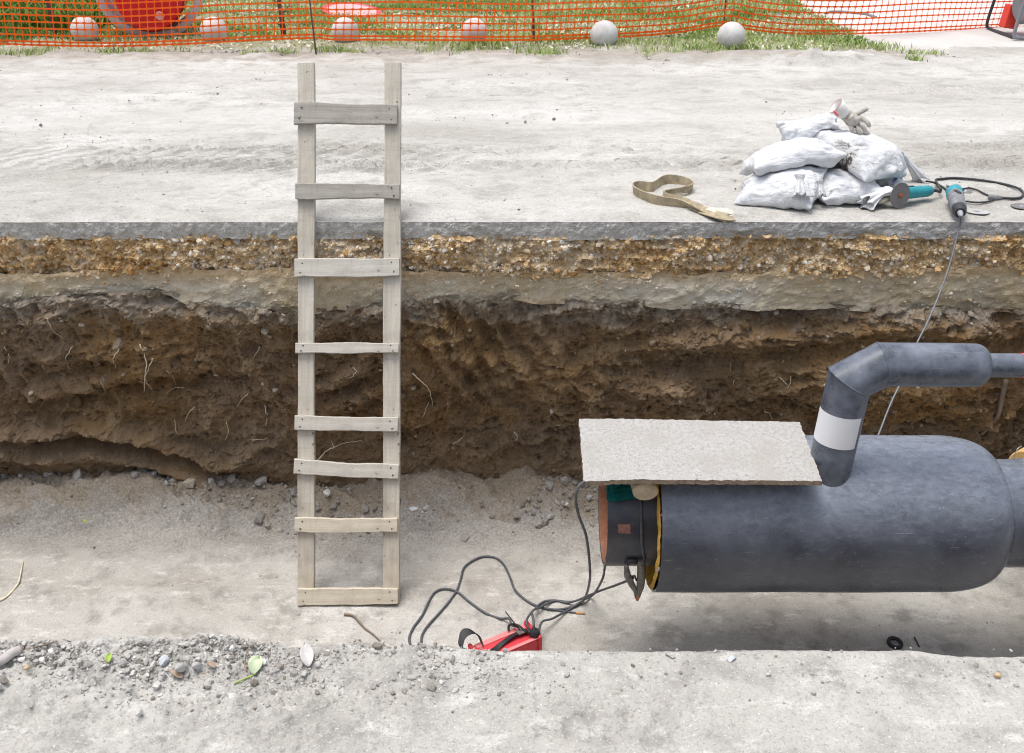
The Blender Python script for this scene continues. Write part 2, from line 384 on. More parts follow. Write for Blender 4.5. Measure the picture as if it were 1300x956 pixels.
col = m.ramp(d1, [(.35, (.060, .070, .092)), (.7, (.18, .20, .245))]); col = m.mix(m.rng(scr, .62, .72, 0, .45), col, (.25, .26, .28))
m.color(col); m.rough(m.rng(d1, .35, .7, .25, .5)); m.bump(d1, .06, .004); M_BRAN = m.m
m = Mat('mill_steel', .42, .5)
d1 = m.noise(5, 5, .6); d2 = m.noise(40, 4, .6)
col = m.ramp(d1, [(.35, (.045, .052, .072)), (.7, (.11, .105, .11))]); col = m.mix(m.rng(d2, .55, .75, 0, .5), col, (.13, .095, .075))
m.color(col); m.b.inputs['Metallic'].default_value = .35; m.bump(d2, .08, .003); M_STEEL = m.m
m = Mat('rusty_inside', .85, .2)
d1 = m.noise(7, 6, .65, dist=.4); d2 = m.noise(50, 4, .65)
col = m.ramp(d1, [(.3, (.22, .095, .055)), (.55, (.38, .18, .11)), (.75, (.55, .36, .27))]); col = m.mix(m.rng(d2, .5, .75, 0, .5), col, (.1, .045, .028))
m.color(col); m.bump(d2, .3, .004); M_RUST = m.m
m = Mat('pipe_foam', .9, .2); d1 = m.noise(25, 5, .7); col = m.ramp(d1, [(.3, (.22, .11, .02)), (.5, (.50, .30, .055)), (.75, (.66, .45, .13))])
m.color(col); m.bump(d1, .7, .012); M_FOAM = m.m
M_FOAM2 = plain('tan_foam', (.58, .37, .14), .9, .2, 40, .4)
m = Mat('white_label', .55, .4); m.color(m.ramp(m.noise(4, 4), [(.3, (.72, .73, .75)), (.7, (.80, .81, .82))])); M_LABEL = m.m
M_RED = plain('red_tape', (.72, .09, .12), .5, .1)
# grey chipboard
m = Mat('chipboard', .95, .1)
a = m.noise(48, 9, .82); b = m.noise(160, 3, .6, m.mapping((1, .6, 1))); cc = m.noise(5, 4)
col = m.ramp(a, [(.3, (.25, .24, .225)), (.5, (.385, .375, .36)), (.75, (.49, .48, .465))]); col = m.mix(m.rng(b, .56, .66, 0, .7), col, (.19, .18, .165))
col = m.mix(m.rng(cc, .45, .68, 0, .6), col, (.33, .315, .285)); col = m.mix(m.rng(m.voro(9), .0, .035, .8, 0), col, (.09, .085, .08))
m.color(col); m.bump(a, .25, .002); M_CHIP = m.m
M_CHIPE = plain('chipboard_edge', (.30, .235, .17), .95, .3, 90, .4)
# fabrics
m = Mat('white_sack', .62, .3)
wv = m.noise(1, 2, .5, m.mapping((420, 420, 420))); d = m.noise(6, 6, .7); e = m.noise(22, 5, .7)
col = m.ramp(d, [(.35, (.57, .585, .61)), (.6, (.68, .69, .70))]); col = m.mix(m.rng(e, .6, .74, 0, .25), col, (.45, .44, .42))
m.color(col); m.bump(wv, .12, .002); m.bump(m.noise(1, 5, .65, m.mapping((9, 32, 30)), .8), .75, .02); M_SACK = m.m
m = Mat('dirty_sack', .65, .3)
d = m.noise(11, 6, .75, dist=.7); e = m.noise(6, 6, .6)
dst = m.nt.nodes.new('ShaderNodeVectorMath'); dst.operation = 'DISTANCE'; m.L(m.co, dst.inputs[0]); dst.inputs[1].default_value = (-.12, -.10, .10)
near = m.rng(dst.outputs['Value'], .07, .19, 1, 0); spot = m.math('MULTIPLY', m.rng(d, .52, .60), near)
col = m.ramp(e, [(.35, (.56, .575, .60)), (.6, (.67, .68, .69))]); col = m.mix(m.math('MULTIPLY', near, m.rng(d, .35, .55, .15, .5)), col, (.36, .345, .32)); col = m.mix(spot, col, (.07, .06, .055))
m.color(col); m.bump(m.noise(1, 5, .65, m.mapping((12, 28, 30)), .8), .75, .02); M_SACKD = m.m
M_NAVY = plain('navy_strap', (.05, .05, .10), .8, .2)
m = Mat('glove_leather', .85, .2)
d = m.noise(25, 5, .65); col = m.ramp(d, [(.3, (.30, .27, .23)), (.55, (.47, .44, .40)), (.75, (.58, .56, .52))]); m.color(col); m.bump(d, .5, .006); M_GLOVE = m.m
M_CUFF = plain('glove_cuff', (.74, .73, .70), .9, .08)
M_STRAP = plain('sling_webbing', (.34, .285, .19), .9, .3, 25, .3)
M_STRAPE = plain('sling_frayed', (.58, .55, .47), .95, .2, 60, .4)
m = Mat('teal_cloth', .95, .1); d = m.noise(9, 5, .6); col = m.ramp(d, [(.3, (.006, .085, .085)), (.7, (.015, .165, .16))]); m.color(col); m.bump(m.noise(60, 4), .3, .004); M_TEAL = m.m
M_TEALP = plain('teal_plastic', (.03, .28, .33), .45, .2, 12, .05)
M_TOOLG = plain('tool_grey', (.20, .205, .215), .5, .35, 30, .15)
M_TOOLD = plain('tool_dark', (.035, .035, .04), .55, .2)
M_DISC = plain('cutting_disc', (.17, .165, .165), .9, .2, 120, .4)
M_DISCP = plain('pale_disc', (.42, .41, .40), .8, .15, 120, .3)
M_BRASS = plain('copper_nut', (.42, .17, .08), .4, .2, 30, .05, .6)
M_CABLE = plain('grey_cable', (.085, .09, .10), .55, .25, 40, .1)
M_CABLEP = plain('pale_cable', (.30, .31, .33), .5, .15, 40, .1)
M_CORDG = plain('cord_grey', (.17, .18, .20), .5, .15, 40, .1)
M_CABLED = plain('black_cable', (.03, .032, .035), .5, .2)
M_WELD = plain('welder_red', (.58, .045, .06), .4, .12, 8, .03)
M_WELDP = plain('welder_pink', (.70, .22, .22), .45, .1, 8, .03)
M_BLACK = plain('black_rubber', (.022, .022, .025), .6, .2)
M_CLAMP = plain('clamp_metal', (.17, .16, .15), .5, .4, 50, .3, .4)
M_SILV = plain('zinc_bolt', (.6, .6, .62), .35, .1, 20, 0, .7)
# lawn, net, far things
m = Mat('lawn_soil', .95, .1); d = m.noise(5, 6, .65); f = m.noise(40, 4, .6)
col = m.ramp(d, [(.35, (.36, .33, .27)), (.52, (.22, .22, .12)), (.72, (.46, .43, .37))]); col = m.mix(m.rng(f, .5, .7, 0, .45), col, (.19, .19, .11)); yy = m.rng(m.math('MULTIPLY_ADD', d, .8, m.pos(1)), 11.75, 11.35, 0, .9); col = m.mix(yy, col, m.ramp(f, [(.3, (.33, .31, .27)), (.6, (.50, .48, .45))]))
m.color(col); m.bump(f, .6, .03); M_LAWN = m.m
m = Mat('grass_blade', .7, .25); col = m.ramp(m.attr(), [(0, (.075, .155, .02)), (.36, (.23, .36, .07)), (.62, (.42, .50, .18)), (.8, (.60, .58, .38)), (1, (.80, .78, .68))])
m.color(col); m.b.inputs['Subsurface Weight'].default_value = 0; M_GRASS = m.m
m = Mat('orange_net', .5, .4); nc_ = m.ramp(m.noise(3, 3), [(.3, (.97, .165, .006)), (.7, (.97, .22, .018))]); m.color(nc_)
tr_ = m.nt.nodes.new('ShaderNodeBsdfTranslucent'); m.L(nc_, tr_.inputs['Color']); mx_ = m.nt.nodes.new('ShaderNodeAddShader'); mo_ = m.nt.nodes['Material Output']
sc_ = m.nt.nodes.new('ShaderNodeMixShader'); sc_.inputs[0].default_value = .38; m.L(m.b.outputs[0], sc_.inputs[1]); m.L(tr_.outputs[0], sc_.inputs[2]); m.L(sc_.outputs[0], mo_.inputs['Surface']); m.nt.nodes.remove(mx_); M_NET = m.m
m = Mat('pale_orange_net', .5, .4); m.color(m.ramp(m.noise(3, 3), [(.3, (.86, .30, .20)), (.7, (.86, .42, .34))])); M_NETP = m.m
m = Mat('concrete_ball', .9, .2); d = m.noise(7, 6, .6); f = m.noise(60, 4, .6)
col = m.ramp(d, [(.3, (.44, .435, .42)), (.6, (.60, .595, .58))]); col = m.mix(m.rng(f, .55, .75, 0, .4), col, (.28, .27, .26))
col = m.mix(m.rng(m.math('MULTIPLY_ADD', d, .08, m.pos(2)), -.06, -.115, 0, .7), col, (.21, .175, .125)); m.color(col); m.bump(f, .3, .005); M_BALL = m.m
M_PATH = plain('concrete_path', (.50, .485, .465), .95, .10, 2.2, .2)
M_POST = plain('post_rust', (.11, .08, .065), .8, .3)
M_RING = plain('grey_ring', (.50, .51, .54), .8, .2, 6, .2)
M_BARR = plain('barrel_red', (.62, .012, .018), .4, .1, 5, .05)
M_SIGNR = plain('sign_red', (.66, .05, .06), .45, .1); M_SIGNP = plain('sign_faded', (.72, .36, .36), .5, .1, 6, .02)
M_SLABG = plain('slab_grey', (.36, .37, .39), .7, .15, 8, .1); M_SLABW = plain('slab_white', (.72, .72, .74), .6, .05)
M_ENG = plain('engine_grey', (.20, .205, .22), .55, .2, 10, .05); M_TUBE = plain('frame_black', (.03, .03, .033), .4, .2)
M_GENR = plain('generator_red', (.68, .05, .03), .4, .1); M_TANKW = plain('generator_silver', (.55, .56, .58), .4, .1, 10, 0, .5)
M_LEAF = plain('pale_leaf', (.47, .54, .36), .6, .25, 25, .2); M_LEAFG = plain('green_leaf', (.30, .42, .08), .6, .2, 30, .2)
M_LEAFD = plain('dry_leaf', (.45, .435, .42), .8, .2, 40, .2)
M_BONE = plain('weathered_branch', (.44, .41, .39), .85, .2, 25, .4); M_CUT = plain('cut_wood', (.40, .30, .22), .85, .2, 40, .2)
M_WSTONE = plain('white_stone', (.66, .655, .64), .85, .12, 30, .3); M_BSTONE = plain('bluish_stone', (.50, .52, .55), .85, .18, 30, .3)
M_GSTONE = plain('grey_stone', (.40, .39, .375), .9, .2, 40, .3); M_OSTONE = plain('ochre_stone', (.46, .34, .20), .9, .2, 40, .3)

# ------------------------------------------------------------------ SETTING
EDGE, NEAR = 5.18, 1.88
def xs_nonuni(half, step, far=14, fstep=.5):
    d = np.arange(-half, half + step / 2, step); t = np.arange(half + fstep, far, fstep)
    return np.concatenate([-t[::-1], d, t])

# road: ruts, tread prints and crumbs pressed into dust
xs = xs_nonuni(6.0, .02, 16, .5); ys = np.concatenate([np.arange(EDGE, 8.2, .014), np.arange(8.2, 11.6, .025), np.arange(11.6, 17, .12)])
X, Y = np.meshgrid(xs, ys, indexing='ij')
yd = Y + .10 * fbm(X * .25, Y * .3, 0, 2, 50)
Z = .012 * fbm(X * .35, Y * 1.2, 0, 4, 1) + .010 * fbm(X * 2.2, Y * 6, 0, 5, 2) + .012 * np.clip(ridged(X * 2.2 + .8 * Y, Y * 5, 0, 3, 3) - 1.0, 0, 1)
for yc, wd, amp in ((6.35, .17, .012), (6.78, .15, .009), (7.75, .3, .012), (8.9, .25, .007)):
    b = np.exp(-((yd - yc) / wd) ** 2); Z -= 1.5 * amp * b
    if yc < 7 or yc > 8.5:
        tr = np.maximum(0, np.sin((X * 1.0 + np.abs(yd - yc) * 2.2) * 2 * math.pi / .19)) ** 1.5
        Z += amp * 3.6 * tr * b * ss(-.3, .35, fbm(X * .5, Y * .9, 0, 2, 9))
    if yc < 6.6:
        Z += .009 * np.maximum(0, np.sin((Y - .06 * X) * 2 * math.pi / .055)) * b * ss(-.1, .4, fbm(X * .7, Y, 0, 2, 12))
tr = np.maximum(0, np.sin((X * .9 + (Y - EDGE) * 2.0) * 2 * math.pi / .07)) * np.exp(-((Y - 5.34) / .10) ** 2) * ss(-.1, .3, fbm(X * .6, 3.1, 0, 2, 40)); Z += .008 * tr
Z += .010 * np.clip(ridged(X * 4, Y * 7, 0, 3, 21) - .9, 0, 1) * ss(9.2, 10.4, Y)
# spoil heap in front of the grass corner
Z += .085 * np.exp(-(((X - 3.15) / .55) ** 2 + ((Y - 10.35) / .30) ** 2)) * (1 + .5 * fbm(X * 6, Y * 6, 0, 4, 31)) + .035 * np.exp(-(((X - 4.0) / .5) ** 2 + ((Y - 9.9) / .25) ** 2)) * (1 + .6 * fbm(X * 5, Y * 5, 0, 4, 33))
Z += .03 * np.exp(-((Y - 10.65) / .25) ** 2) * (1 + fbm(X * 3, Y * 3, 0, 4, 35)) * ss(4.4, 3.8, X)
Z *= ss(EDGE - .001, EDGE + .06, Y)
Yr = Y.copy(); Yr[:, 0] += .006 * fbm(xs * 9, 0, 0, 3, 71)
struct(grid_obj('road', np.stack([X, Yr, Z], -1), M_ROAD, flip=True))
def road_z(x, y): return 0.0

# outer ground sheet to the horizon
mb = MB(); n = 48
ring = lambda r: [(r * math.cos(a), 9 + r * math.sin(a), -2.2) for a in np.linspace(0, 2 * math.pi, n, endpoint=False)]
mb.add(ring(16), [tuple(range(n))]); mb.add(ring(16) + [(q[0], q[1], -2.2) for q in ring(900)], [(i, n + i, n + (i + 1) % n, (i + 1) % n) for i in range(n)])
mb = MB(); x0, x1, y0, y1 = -16, 16, -9, 17
o_ = [(-900, -900), (900, -900), (900, 900), (-900, 900)]; i_ = [(x0 + .6, y0), (x1 - .6, y0), (x1 - .6, y1 - .15), (x0 + .6, y1 - .15)]
mb.add([(a, b, -.03) for a, b in o_ + i_], [(0, 1, 5, 4), (1, 2, 6, 5), (2, 3, 7, 6), (3, 0, 4, 7)])
struct(mb.build('ground', M_LAWN, smooth=False))

# layered far wall of the trench
wx = xs_nonuni(3.6, .0092, 14, .4)
zA = -.083 + .008 * fbm(wx * 1.6, 0, 0, 2, 101) + .005 * fbm(wx * 14, 0, 0, 3, 102)
zG = -.295 + .022 * fbm(wx * 1.1, 0, 0, 3, 103) + .010 * fbm(wx * 9, 0, 0, 2, 104) + .03 * ss(1.8, 3.2, wx)
zS = -.485 + .035 * fbm(wx * .9, 0, 0, 3, 105) + .018 * fbm(wx * 5, 0, 0, 3, 106) + .05 * np.exp(-((wx + 2.2) / .6) ** 2)
def y_asph(x, z): return EDGE + .005 * fbm(x * 9, 0, z * 9, 3, 71) + .005 * fbm(x * 40, z * 40, 0, 2, 110) + .006 * ss(-.05, -.09, z) + .022 * np.clip(fbm(x * 5, z * 14, 0, 3, 116) - .35, 0, 1) * ss(-.012, -.05, z)
def y_grav(x, z): return EDGE + .010 + .022 * fbm(x * 3, z * 6, 0, 3, 111) - .028 * (ridged(x * 12, z * 17, 0, 3, 112) - .5) * .8 + .014 * fbm(x * 48, z * 48, 0, 2, 113)
def y_sand(x, z): return EDGE + .006 + .018 * fbm(x * 2, z * 5, 0, 4, 114) + .010 * fbm(x * 18, z * 26, 0, 4, 115) + .06 * ss(-.3, -.5, z) * 0.2
def y_soil(x, z):
    dz = np.clip(-.48 - z, 0, 2)
    xx, zz = x + .10 * fbm(x * 1.5, z * 1.5, 0, 2, 120), z + .08 * fbm(x * 1.7, z * 1.7, 0, 2, 121)
    y = EDGE + .01 + .13 * ss(.1, 1.25, dz)
    y = y + .045 * fbm(xx * 1.3, zz * 1.9, 0, 3, 122) * ss(0, .15, dz + .05)
    y = y - .028 * (ridged(xx * 2.6 + zz * 1.5, zz * 4.2 - xx * 1.2, 0, 4, 123) - .7)
    y = y - .020 * (ridged(xx * 8, zz * 11, 0, 3, 124) - .6) + .013 * fbm(x * 30, z * 34, 0, 3, 125)
    cr = ridged(xx * 5 + 3 * zz, zz * 9 - 2 * xx, 0, 2, 127); y = y + .030 * np.clip(cr - 1.05, 0, 1) / .45 * ss(-.3, .3, fbm(x * 2, z * 2, 0, 2, 128))
    fl_ = np.floor(3.2 * (fbm(xx * 3.1, zz * 5.5, 0, 3, 129) + 1)); y = y + .012 * (fl_ - 3)
    y = y - (.035 * ss(1.4, .6, x) + .004) * np.exp(-(dz / .07) ** 2) * (.5 + .7 * fbm(x * 5, z * 9, 0, 3, 133))
    # bucket-tooth scrapes fanning down to the right
    mk = np.exp(-((x + .18) / .48) ** 2) * np.exp(-((z + .82) / .34) ** 2)
    y = y + mk * .034 * np.sin(2 * math.pi * (x * .85 + z * (.42 + .15 * x)) / .105 + 1.0 * fbm(x * 3, z * 3, 0, 2, 126)) - mk * .02
    mk2 = np.exp(-((x + 2.1) / .8) ** 2) * np.exp(-((z + 1.05) / .25) ** 2)
    y = y + mk2 * .042 * np.sin(2 * math.pi * (z + .25 * (x + 2.1) ** 2 * .5 - .12 * x) / .21)
    mk3 = np.exp(-((x + .95) / .35) ** 2) * np.exp(-((z + 1.0) / .3) ** 2)
    y = y + mk3 * .045 * np.sin(2 * math.pi * (z - .55 * x) / .19)
    y = EDGE + .14 + (y - EDGE - .14) * (1 - .65 * ss(1.02, 1.22, dz))
    # ledges near the foot on the left
    tz = -1.335 - .05 * fbm(x * 1.2, 0, 0, 3, 130) - .17 * ss(-2.6, -1.7, x)
    led = ss(-1.45, -2.0, x)
    y = y - led * .11 * np.exp(-(((z - tz + .05) / .06) ** 2)) - led * .09 * np.exp(-(((z - tz + .23) / .05) ** 2)) + led * .06 * np.exp(-(((z - tz + .14) / .03) ** 2))
    # overhanging crust band right of centre
    tz2 = -.86 + .06 * fbm(x * 1.4, 0, 0, 3, 131) + .05 * x; r = ss(.35, .9, x)
    y = y - r * .045 * np.exp(-(((z - tz2 - .06) / .07) ** 2)) + r * .05 * np.exp(-(((z - tz2 + .07) / .06) ** 2))
    return y
def layer(name, top, bot, yf, rows, mat, y_top=None):
    s_ = np.linspace(0, 1, rows)[None, :]; z = top[:, None] + (bot - top)[:, None] * s_; x = np.broadcast_to(wx[:, None], z.shape)
    return struct(grid_obj(name, np.stack([x, yf(x, z), z], -1), mat, flip=True, smooth=False))
layer('asphalt_layer', np.zeros_like(wx) - .0005, zA - .012, y_asph, 12, M_ASPH)
layer('gravel_layer', zA + .012, zG - .012, y_grav, 24, M_GRAV)
layer('sand_layer', zG + .012, zS - .02, y_sand, 24, M_SAND)
soil = layer('soil_layer', zS + .015, np.full_like(wx, -1.95), y_soil, 158, M_SOIL)

# stones and clods in the wall
n = 9000; px_ = rng.uniform(-3.5, 3.5, n); u = rng.random(n)
zt, zb = np.interp(px_, wx, zA), np.interp(px_, wx, zG); pz = zt - .008 + (zb - zt + .008) * u ** .9 * np.where(rng.random(n) < .1, 1.35, 1.0)
sz = np.clip(rng.lognormal(-4.9, .5, n), .003, .026)
keep = rng.random(n) < .55 + .45 * ss(-.3, .3, fbm(px_ * 2, pz * 4, 0, 2, 140)); px_, pz, sz = px_[keep], pz[keep], sz[keep]
tn = np.clip(.40 + .33 * fbm(px_ * 1.3, pz * 5, 0, 2, 141) + rng.normal(0, .22, len(px_)), 0, 1)
stuff(rocks('gravel_stones', np.stack([px_, y_grav(px_, pz) + sz * .22, pz], -1), sz, M_GST, 1, .8, tint=tn))
n = 900; px_ = rng.uniform(-3.5, 3.5, n); zt, zb = np.interp(px_, wx, zG), np.interp(px_, wx, zS); pz = zt + (zb - zt) * rng.random(n)
sz = np.clip(rng.lognormal(-5.3, .5, n), .003, .018); stuff(rocks('sand_pebbles', np.stack([px_, y_sand(px_, pz), pz], -1), sz, M_GST, 1, .8, tint=np.clip(rng.normal(.72, .15, n), 0, 1)))
n = 6000; px_ = rng.uniform(-3.5, 3.5, n); pz = -.5 - 1.25 * rng.random(n) ** .9; sz = np.clip(rng.lognormal(-4.9, .62, n), .003, .05)
keep = fbm(px_ * 1.8, pz * 2.2, 0, 3, 142) + rng.normal(0, .25, n) > -.05; px_, pz, sz = px_[keep], pz[keep], sz[keep]
stuff(rocks('soil_clods', np.stack([px_, y_soil(px_, pz) - sz * .1, pz], -1), sz, M_CLOD, 1, .85, tint=np.clip(rng.random(len(px_)) ** 1.4, 0, 1), smooth=False))

# hair roots hanging from the soil: parts of the wall
def on_soil(px, py, out=.022):
    y = 5.3
    for _ in range(6):
        p = atY(px, py, y); y = float(y_soil(np.array([p[0]]), np.array([p[2]]))[0]) - out
    return atY(px, py, y)
root_px = [([(178, 437), (186, 460), (184, 478), (182, 500), (172, 523)], .006), ([(194, 455), (187, 472), (184, 482), (194, 496)], .004), ([(176, 484), (186, 487), (192, 490)], .004), ([(201, 498), (190, 506), (182, 510)], .003),
    ([(92, 440), (84, 455), (89, 469)], .004), ([(151, 443), (144, 456), (147, 468)], .004), ([(125, 476), (130, 490), (134, 498)], .003), ([(212, 471), (219, 478), (223, 488)], .003), ([(234, 492), (220, 493), (209, 501)], .003),
    ([(247, 517), (240, 524), (235, 535)], .004), ([(287, 536), (290, 546), (286, 558)], .004), ([(222, 534), (224, 548), (228, 554)], .003), ([(315, 500), (306, 508), (301, 517)], .004), ([(129, 562), (125, 572), (123, 580)], .004),
    ([(336, 515), (339, 528), (338, 540)], .006), ([(320, 558), (333, 558), (340, 556)], .004), ([(402, 585), (415, 572), (424, 568), (440, 562), (461, 560)], .007), ([(424, 568), (421, 560)], .005), ([(524, 474), (535, 484), (545, 496), (550, 517)], .006), ([(544, 510), (540, 522), (537, 530)], .004),
    ([(574, 564), (584, 558), (590, 553)], .004), ([(993, 457), (994, 465), (998, 470)], .004), ([(990, 479), (996, 485), (1000, 489)], .004), ([(1004, 478), (1003, 486), (999, 494)], .003), ([(970, 522), (977, 525), (980, 533)], .004), ([(928, 462), (927, 472)], .003), ([(932, 482), (931, 490)], .003),
    ([(652, 548), (658, 555), (652, 560)], .003), ([(448, 466), (452, 472), (445, 480)], .004), ([(60, 405), (66, 418), (78, 428)], .004), ([(330, 440), (324, 450), (320, 458)], .003), ([(5, 440), (12, 452), (10, 462)], .004)]
for pts, r in root_px:
    p = spline([on_soil(*q) for q in pts], 6); p += rng.normal(0, .002, p.shape)
    rr = np.linspace(r, r * .35, len(p)) * .72
    MB().tube(p, rr, 6).build('root', M_ROOT, soil)

# dark thick root hanging at the right under the branch pipe
MB().tube(spline([on_soil(1277, 482, .03), on_soil(1272, 505, .05), on_soil(1266, 530, .03), on_soil(1246, 552, .01)], 8), np.linspace(.016, .009, 25), 8).build('root', M_TWIG, soil)

# trench floor with the crumbled heap at the wall foot
def z_floor(x, y):
    foot = ss(4.95, 5.32, y + .10 * fbm(x * 1.3, 0, 0, 3, 150))
    z = -1.872 + .165 * foot + .03 * foot * fbm(x * 4, y * 5, 0, 4, 151) + .012 * fbm(x * .8, y * 1.3, 0, 3, 152)
    z = z + .016 * np.clip(ridged(x * 5, y * 8, 0, 4, 153) - .8, 0, 1) * (.25 + 2.2 * foot) + .004 * fbm(x * 20, y * 26, 0, 3, 154) * (.4 + 2.6 * foot)
    stp = np.floor(4 * (fbm(x * 1.6 + .5 * y, y * 3.5, 0, 4, 156) + 1)) / 4; z = z + .075 * (stp - 1) * ss(4.75, 5.05, y)
    z = z + .05 * np.exp(-(((x + 2.6) / 1.2) ** 2 + ((y - 5.22) / .13) ** 2)) * (1 + .4 * fbm(x * 5, y * 5, 0, 3, 155))
    z = z - .025 * np.exp(-(((x + 2.0) / 2.2) ** 2 + ((y - 4.62 - .03 * x) / .12) ** 2)) + .018 * np.exp(-(((x + 1.5) / 2.5) ** 2 + ((y - 4.42 - .03 * x) / .1) ** 2))
    return z
xs = xs_nonuni(3.4, .0125, 14, .5); ys = np.concatenate([np.arange(1.7, 3.75, .08), np.arange(3.75, 5.75, .0105)])
X, Y = np.meshgrid(xs, ys, indexing='ij'); struct(grid_obj('trench_floor', np.stack([X, Y, z_floor(X, Y)], -1), M_FLOOR, flip=True))
def floor_pt(px, py, up=0.):
    z = -1.87
    for _ in range(5):
        p = atZ(px, py, z); z = float(z_floor(np.array([p[0]]), np.array([p[1]]))[0]) + up
    return atZ(px, py, z)
n = 4600; px_ = rng.uniform(-3.3, 3.4, n); py_ = 5.36 - np.abs(rng.normal(0, .17, n)); sz = np.clip(rng.lognormal(-5.2, .8, n), .0015, .045); ok_ = fbm(px_ * 2.2, py_ * 3, 0, 3, 161) + rng.normal(0, .25, n) > -.1; px_, py_, sz = px_[ok_], py_[ok_], sz[ok_]; n = len(px_)
stuff(rocks('fallen_stones', np.stack([px_, py_, z_floor(px_, py_) + sz * .2], -1), sz, M_FST, 1, .75, tint=np.clip(rng.normal(.42, .24, n), 0, 1)))
n = 1500; px_ = rng.uniform(-3.3, 3.4, n); py_ = 5.1 - 1.3 * rng.random(n) ** 1.5; sz = np.clip(rng.lognormal(-5.75, .55, n), .0015, .015)
keep = fbm(px_ * 1.5, py_ * 2, 0, 2, 160) + rng.normal(0, .3, n) > 0; px_, py_, sz = px_[keep], py_[keep], sz[keep]
stuff(rocks('floor_pebbles', np.stack([px_, py_, z_floor(px_, py_) + sz * .2], -1), sz, M_FST, 1, .7))

# near bank the viewer stands on, and its cut face
bx = xs_nonuni(1.75, .005, 14, .5); by = np.concatenate([np.arange(-9, 1.2, .25), np.arange(1.2, 1.5, .02), np.arange(1.5, NEAR + .001, .0048)])
X, Y = np.meshgrid(bx, by, indexing='ij')
lump = ss(-.28, -.62, X) * .75 + .18
crumb = ss(1.62, 1.76, Y + .05 * fbm(X * 4, 0, 0, 2, 169))
def z_bank(X, Y):
    lump = ss(.0, -.5, X) * .85 + .12 + .25 * np.exp(-((X - .95) / .1) ** 2) * .3
    far = ss(1.50, 1.72, Y + .06 * fbm(X * 4, 0, 0, 2, 169))
    z = .005 * fbm(X * 3, Y * 3, 0, 4, 170) + .013 * far * lump * (1 + .8 * fbm(X * 7, Y * 7, 0, 3, 171))
    z = z + .012 * (fbm(X * 19, Y * 19, 0, 4, 172)) * lump * far + .010 * np.clip(fbm(X * 40, Y * 40, 0, 2, 176), 0, 1) * lump * far + .004 * fbm(X * 60, Y * 60, 0, 3, 173) * (lump + .15)
    z = z + .024 * np.exp(-(((X + .83) / .13) ** 2 + ((Y - 1.86) / .09) ** 2)) + .012 * np.exp(-(((X - .2) / .2) ** 2 + ((Y - 1.66) / .1) ** 2)) * fbm(X * 30, Y * 30, 0, 3, 174)
    return z
Z = z_bank(X, Y); Ye = Y + (.008 * fbm(X * 5, 0, 0, 4, 175) * (.12 + ss(0, -.6, X)) + .02 * ss(-.4, -.9, X) - .02 * ss(.9, 1.1, X)) * ss(1.7, 1.88, Y)
def bank_edge(x): return NEAR + .008 * fbm(x * 5, 0, 0, 4, 175) * (.12 + ss(0, -.6, x)) + .02 * ss(-.4, -.9, x) - .02 * ss(.9, 1.1, x)
Z -= .012 * ss(1.855, 1.88, Y) ** 2
struct(grid_obj('near_bank', np.stack([X, Ye, Z], -1), M_BANK, flip=True))
zz = np.linspace(0, 1, 40)[None, :]; X = np.broadcast_to(bx[::3, None], (len(bx[::3]), 40))
ztop = z_bank(bx[::3], np.full(len(bx[::3]), NEAR)) - .013; zc = ztop[:, None] + (-1.9 - ztop[:, None]) * zz
yf = bank_edge(bx[::3])[:, None] - .002 - .012 * ss(0, .05, zz) * (1 + fbm(X * 4, zc * 4, 0, 3, 180)) - .05 * zz
struct(grid_obj('near_wall', np.stack([X, yf, zc], -1), M_SOIL))
def bank_pt(px, py, up=0.):
    z = 0.
    for _ in range(5):
        p = atZ(px, py, z); z = float(z_bank(np.array([p[0]]), np.array([min(p[1], NEAR)]))[0]) + up
    return atZ(px, py, z)
n = 17000; px_ = rng.uniform(-1.3, 1.35, n); py_ = NEAR - .005 - np.abs(rng.normal(0, .075, n)); sz = np.clip(rng.lognormal(-6.1, .62, n), .0009, .014)
dens = ss(.05, -.45, px_) * .95 + .05 + .5 * np.exp(-(((px_ - .74) / .06) ** 2 + ((py_ - 1.66) / .05) ** 2)) + .4 * np.exp(-(((px_ + .02) / .15) ** 2 + ((py_ - 1.72) / .06) ** 2))
keep = rng.random(n) < dens * ss(-.5, .3, fbm(px_ * 6, py_ * 9, 0, 2, 181) + .2); px_, py_, sz = px_[keep], py_[keep], sz[keep]
stuff(rocks('bank_crumbs', np.stack([px_, py_, z_bank(px_, py_) + sz * .25], -1), sz, M_BST, 1, .75, tint=np.clip(rng.normal(.45, .25, len(px_)), 0, 1)))
n = 5200; px_ = rng.uniform(-5.5, 6, n); py_ = EDGE + .03 + 5.3 * rng.random(n) ** 1.2; sz = np.clip(rng.lognormal(-5.55, .55, n), .002, .02)
keep = fbm(px_ * 1.2, py_ * 1.5, 0, 2, 182) + rng.normal(0, .35, n) > .1; px_, py_, sz = px_[keep], py_[keep], sz[keep]
stuff(rocks('road_pebbles', np.stack([px_, py_, 0 * px_ + sz * .2], -1), sz, M_RST, 1, .6))

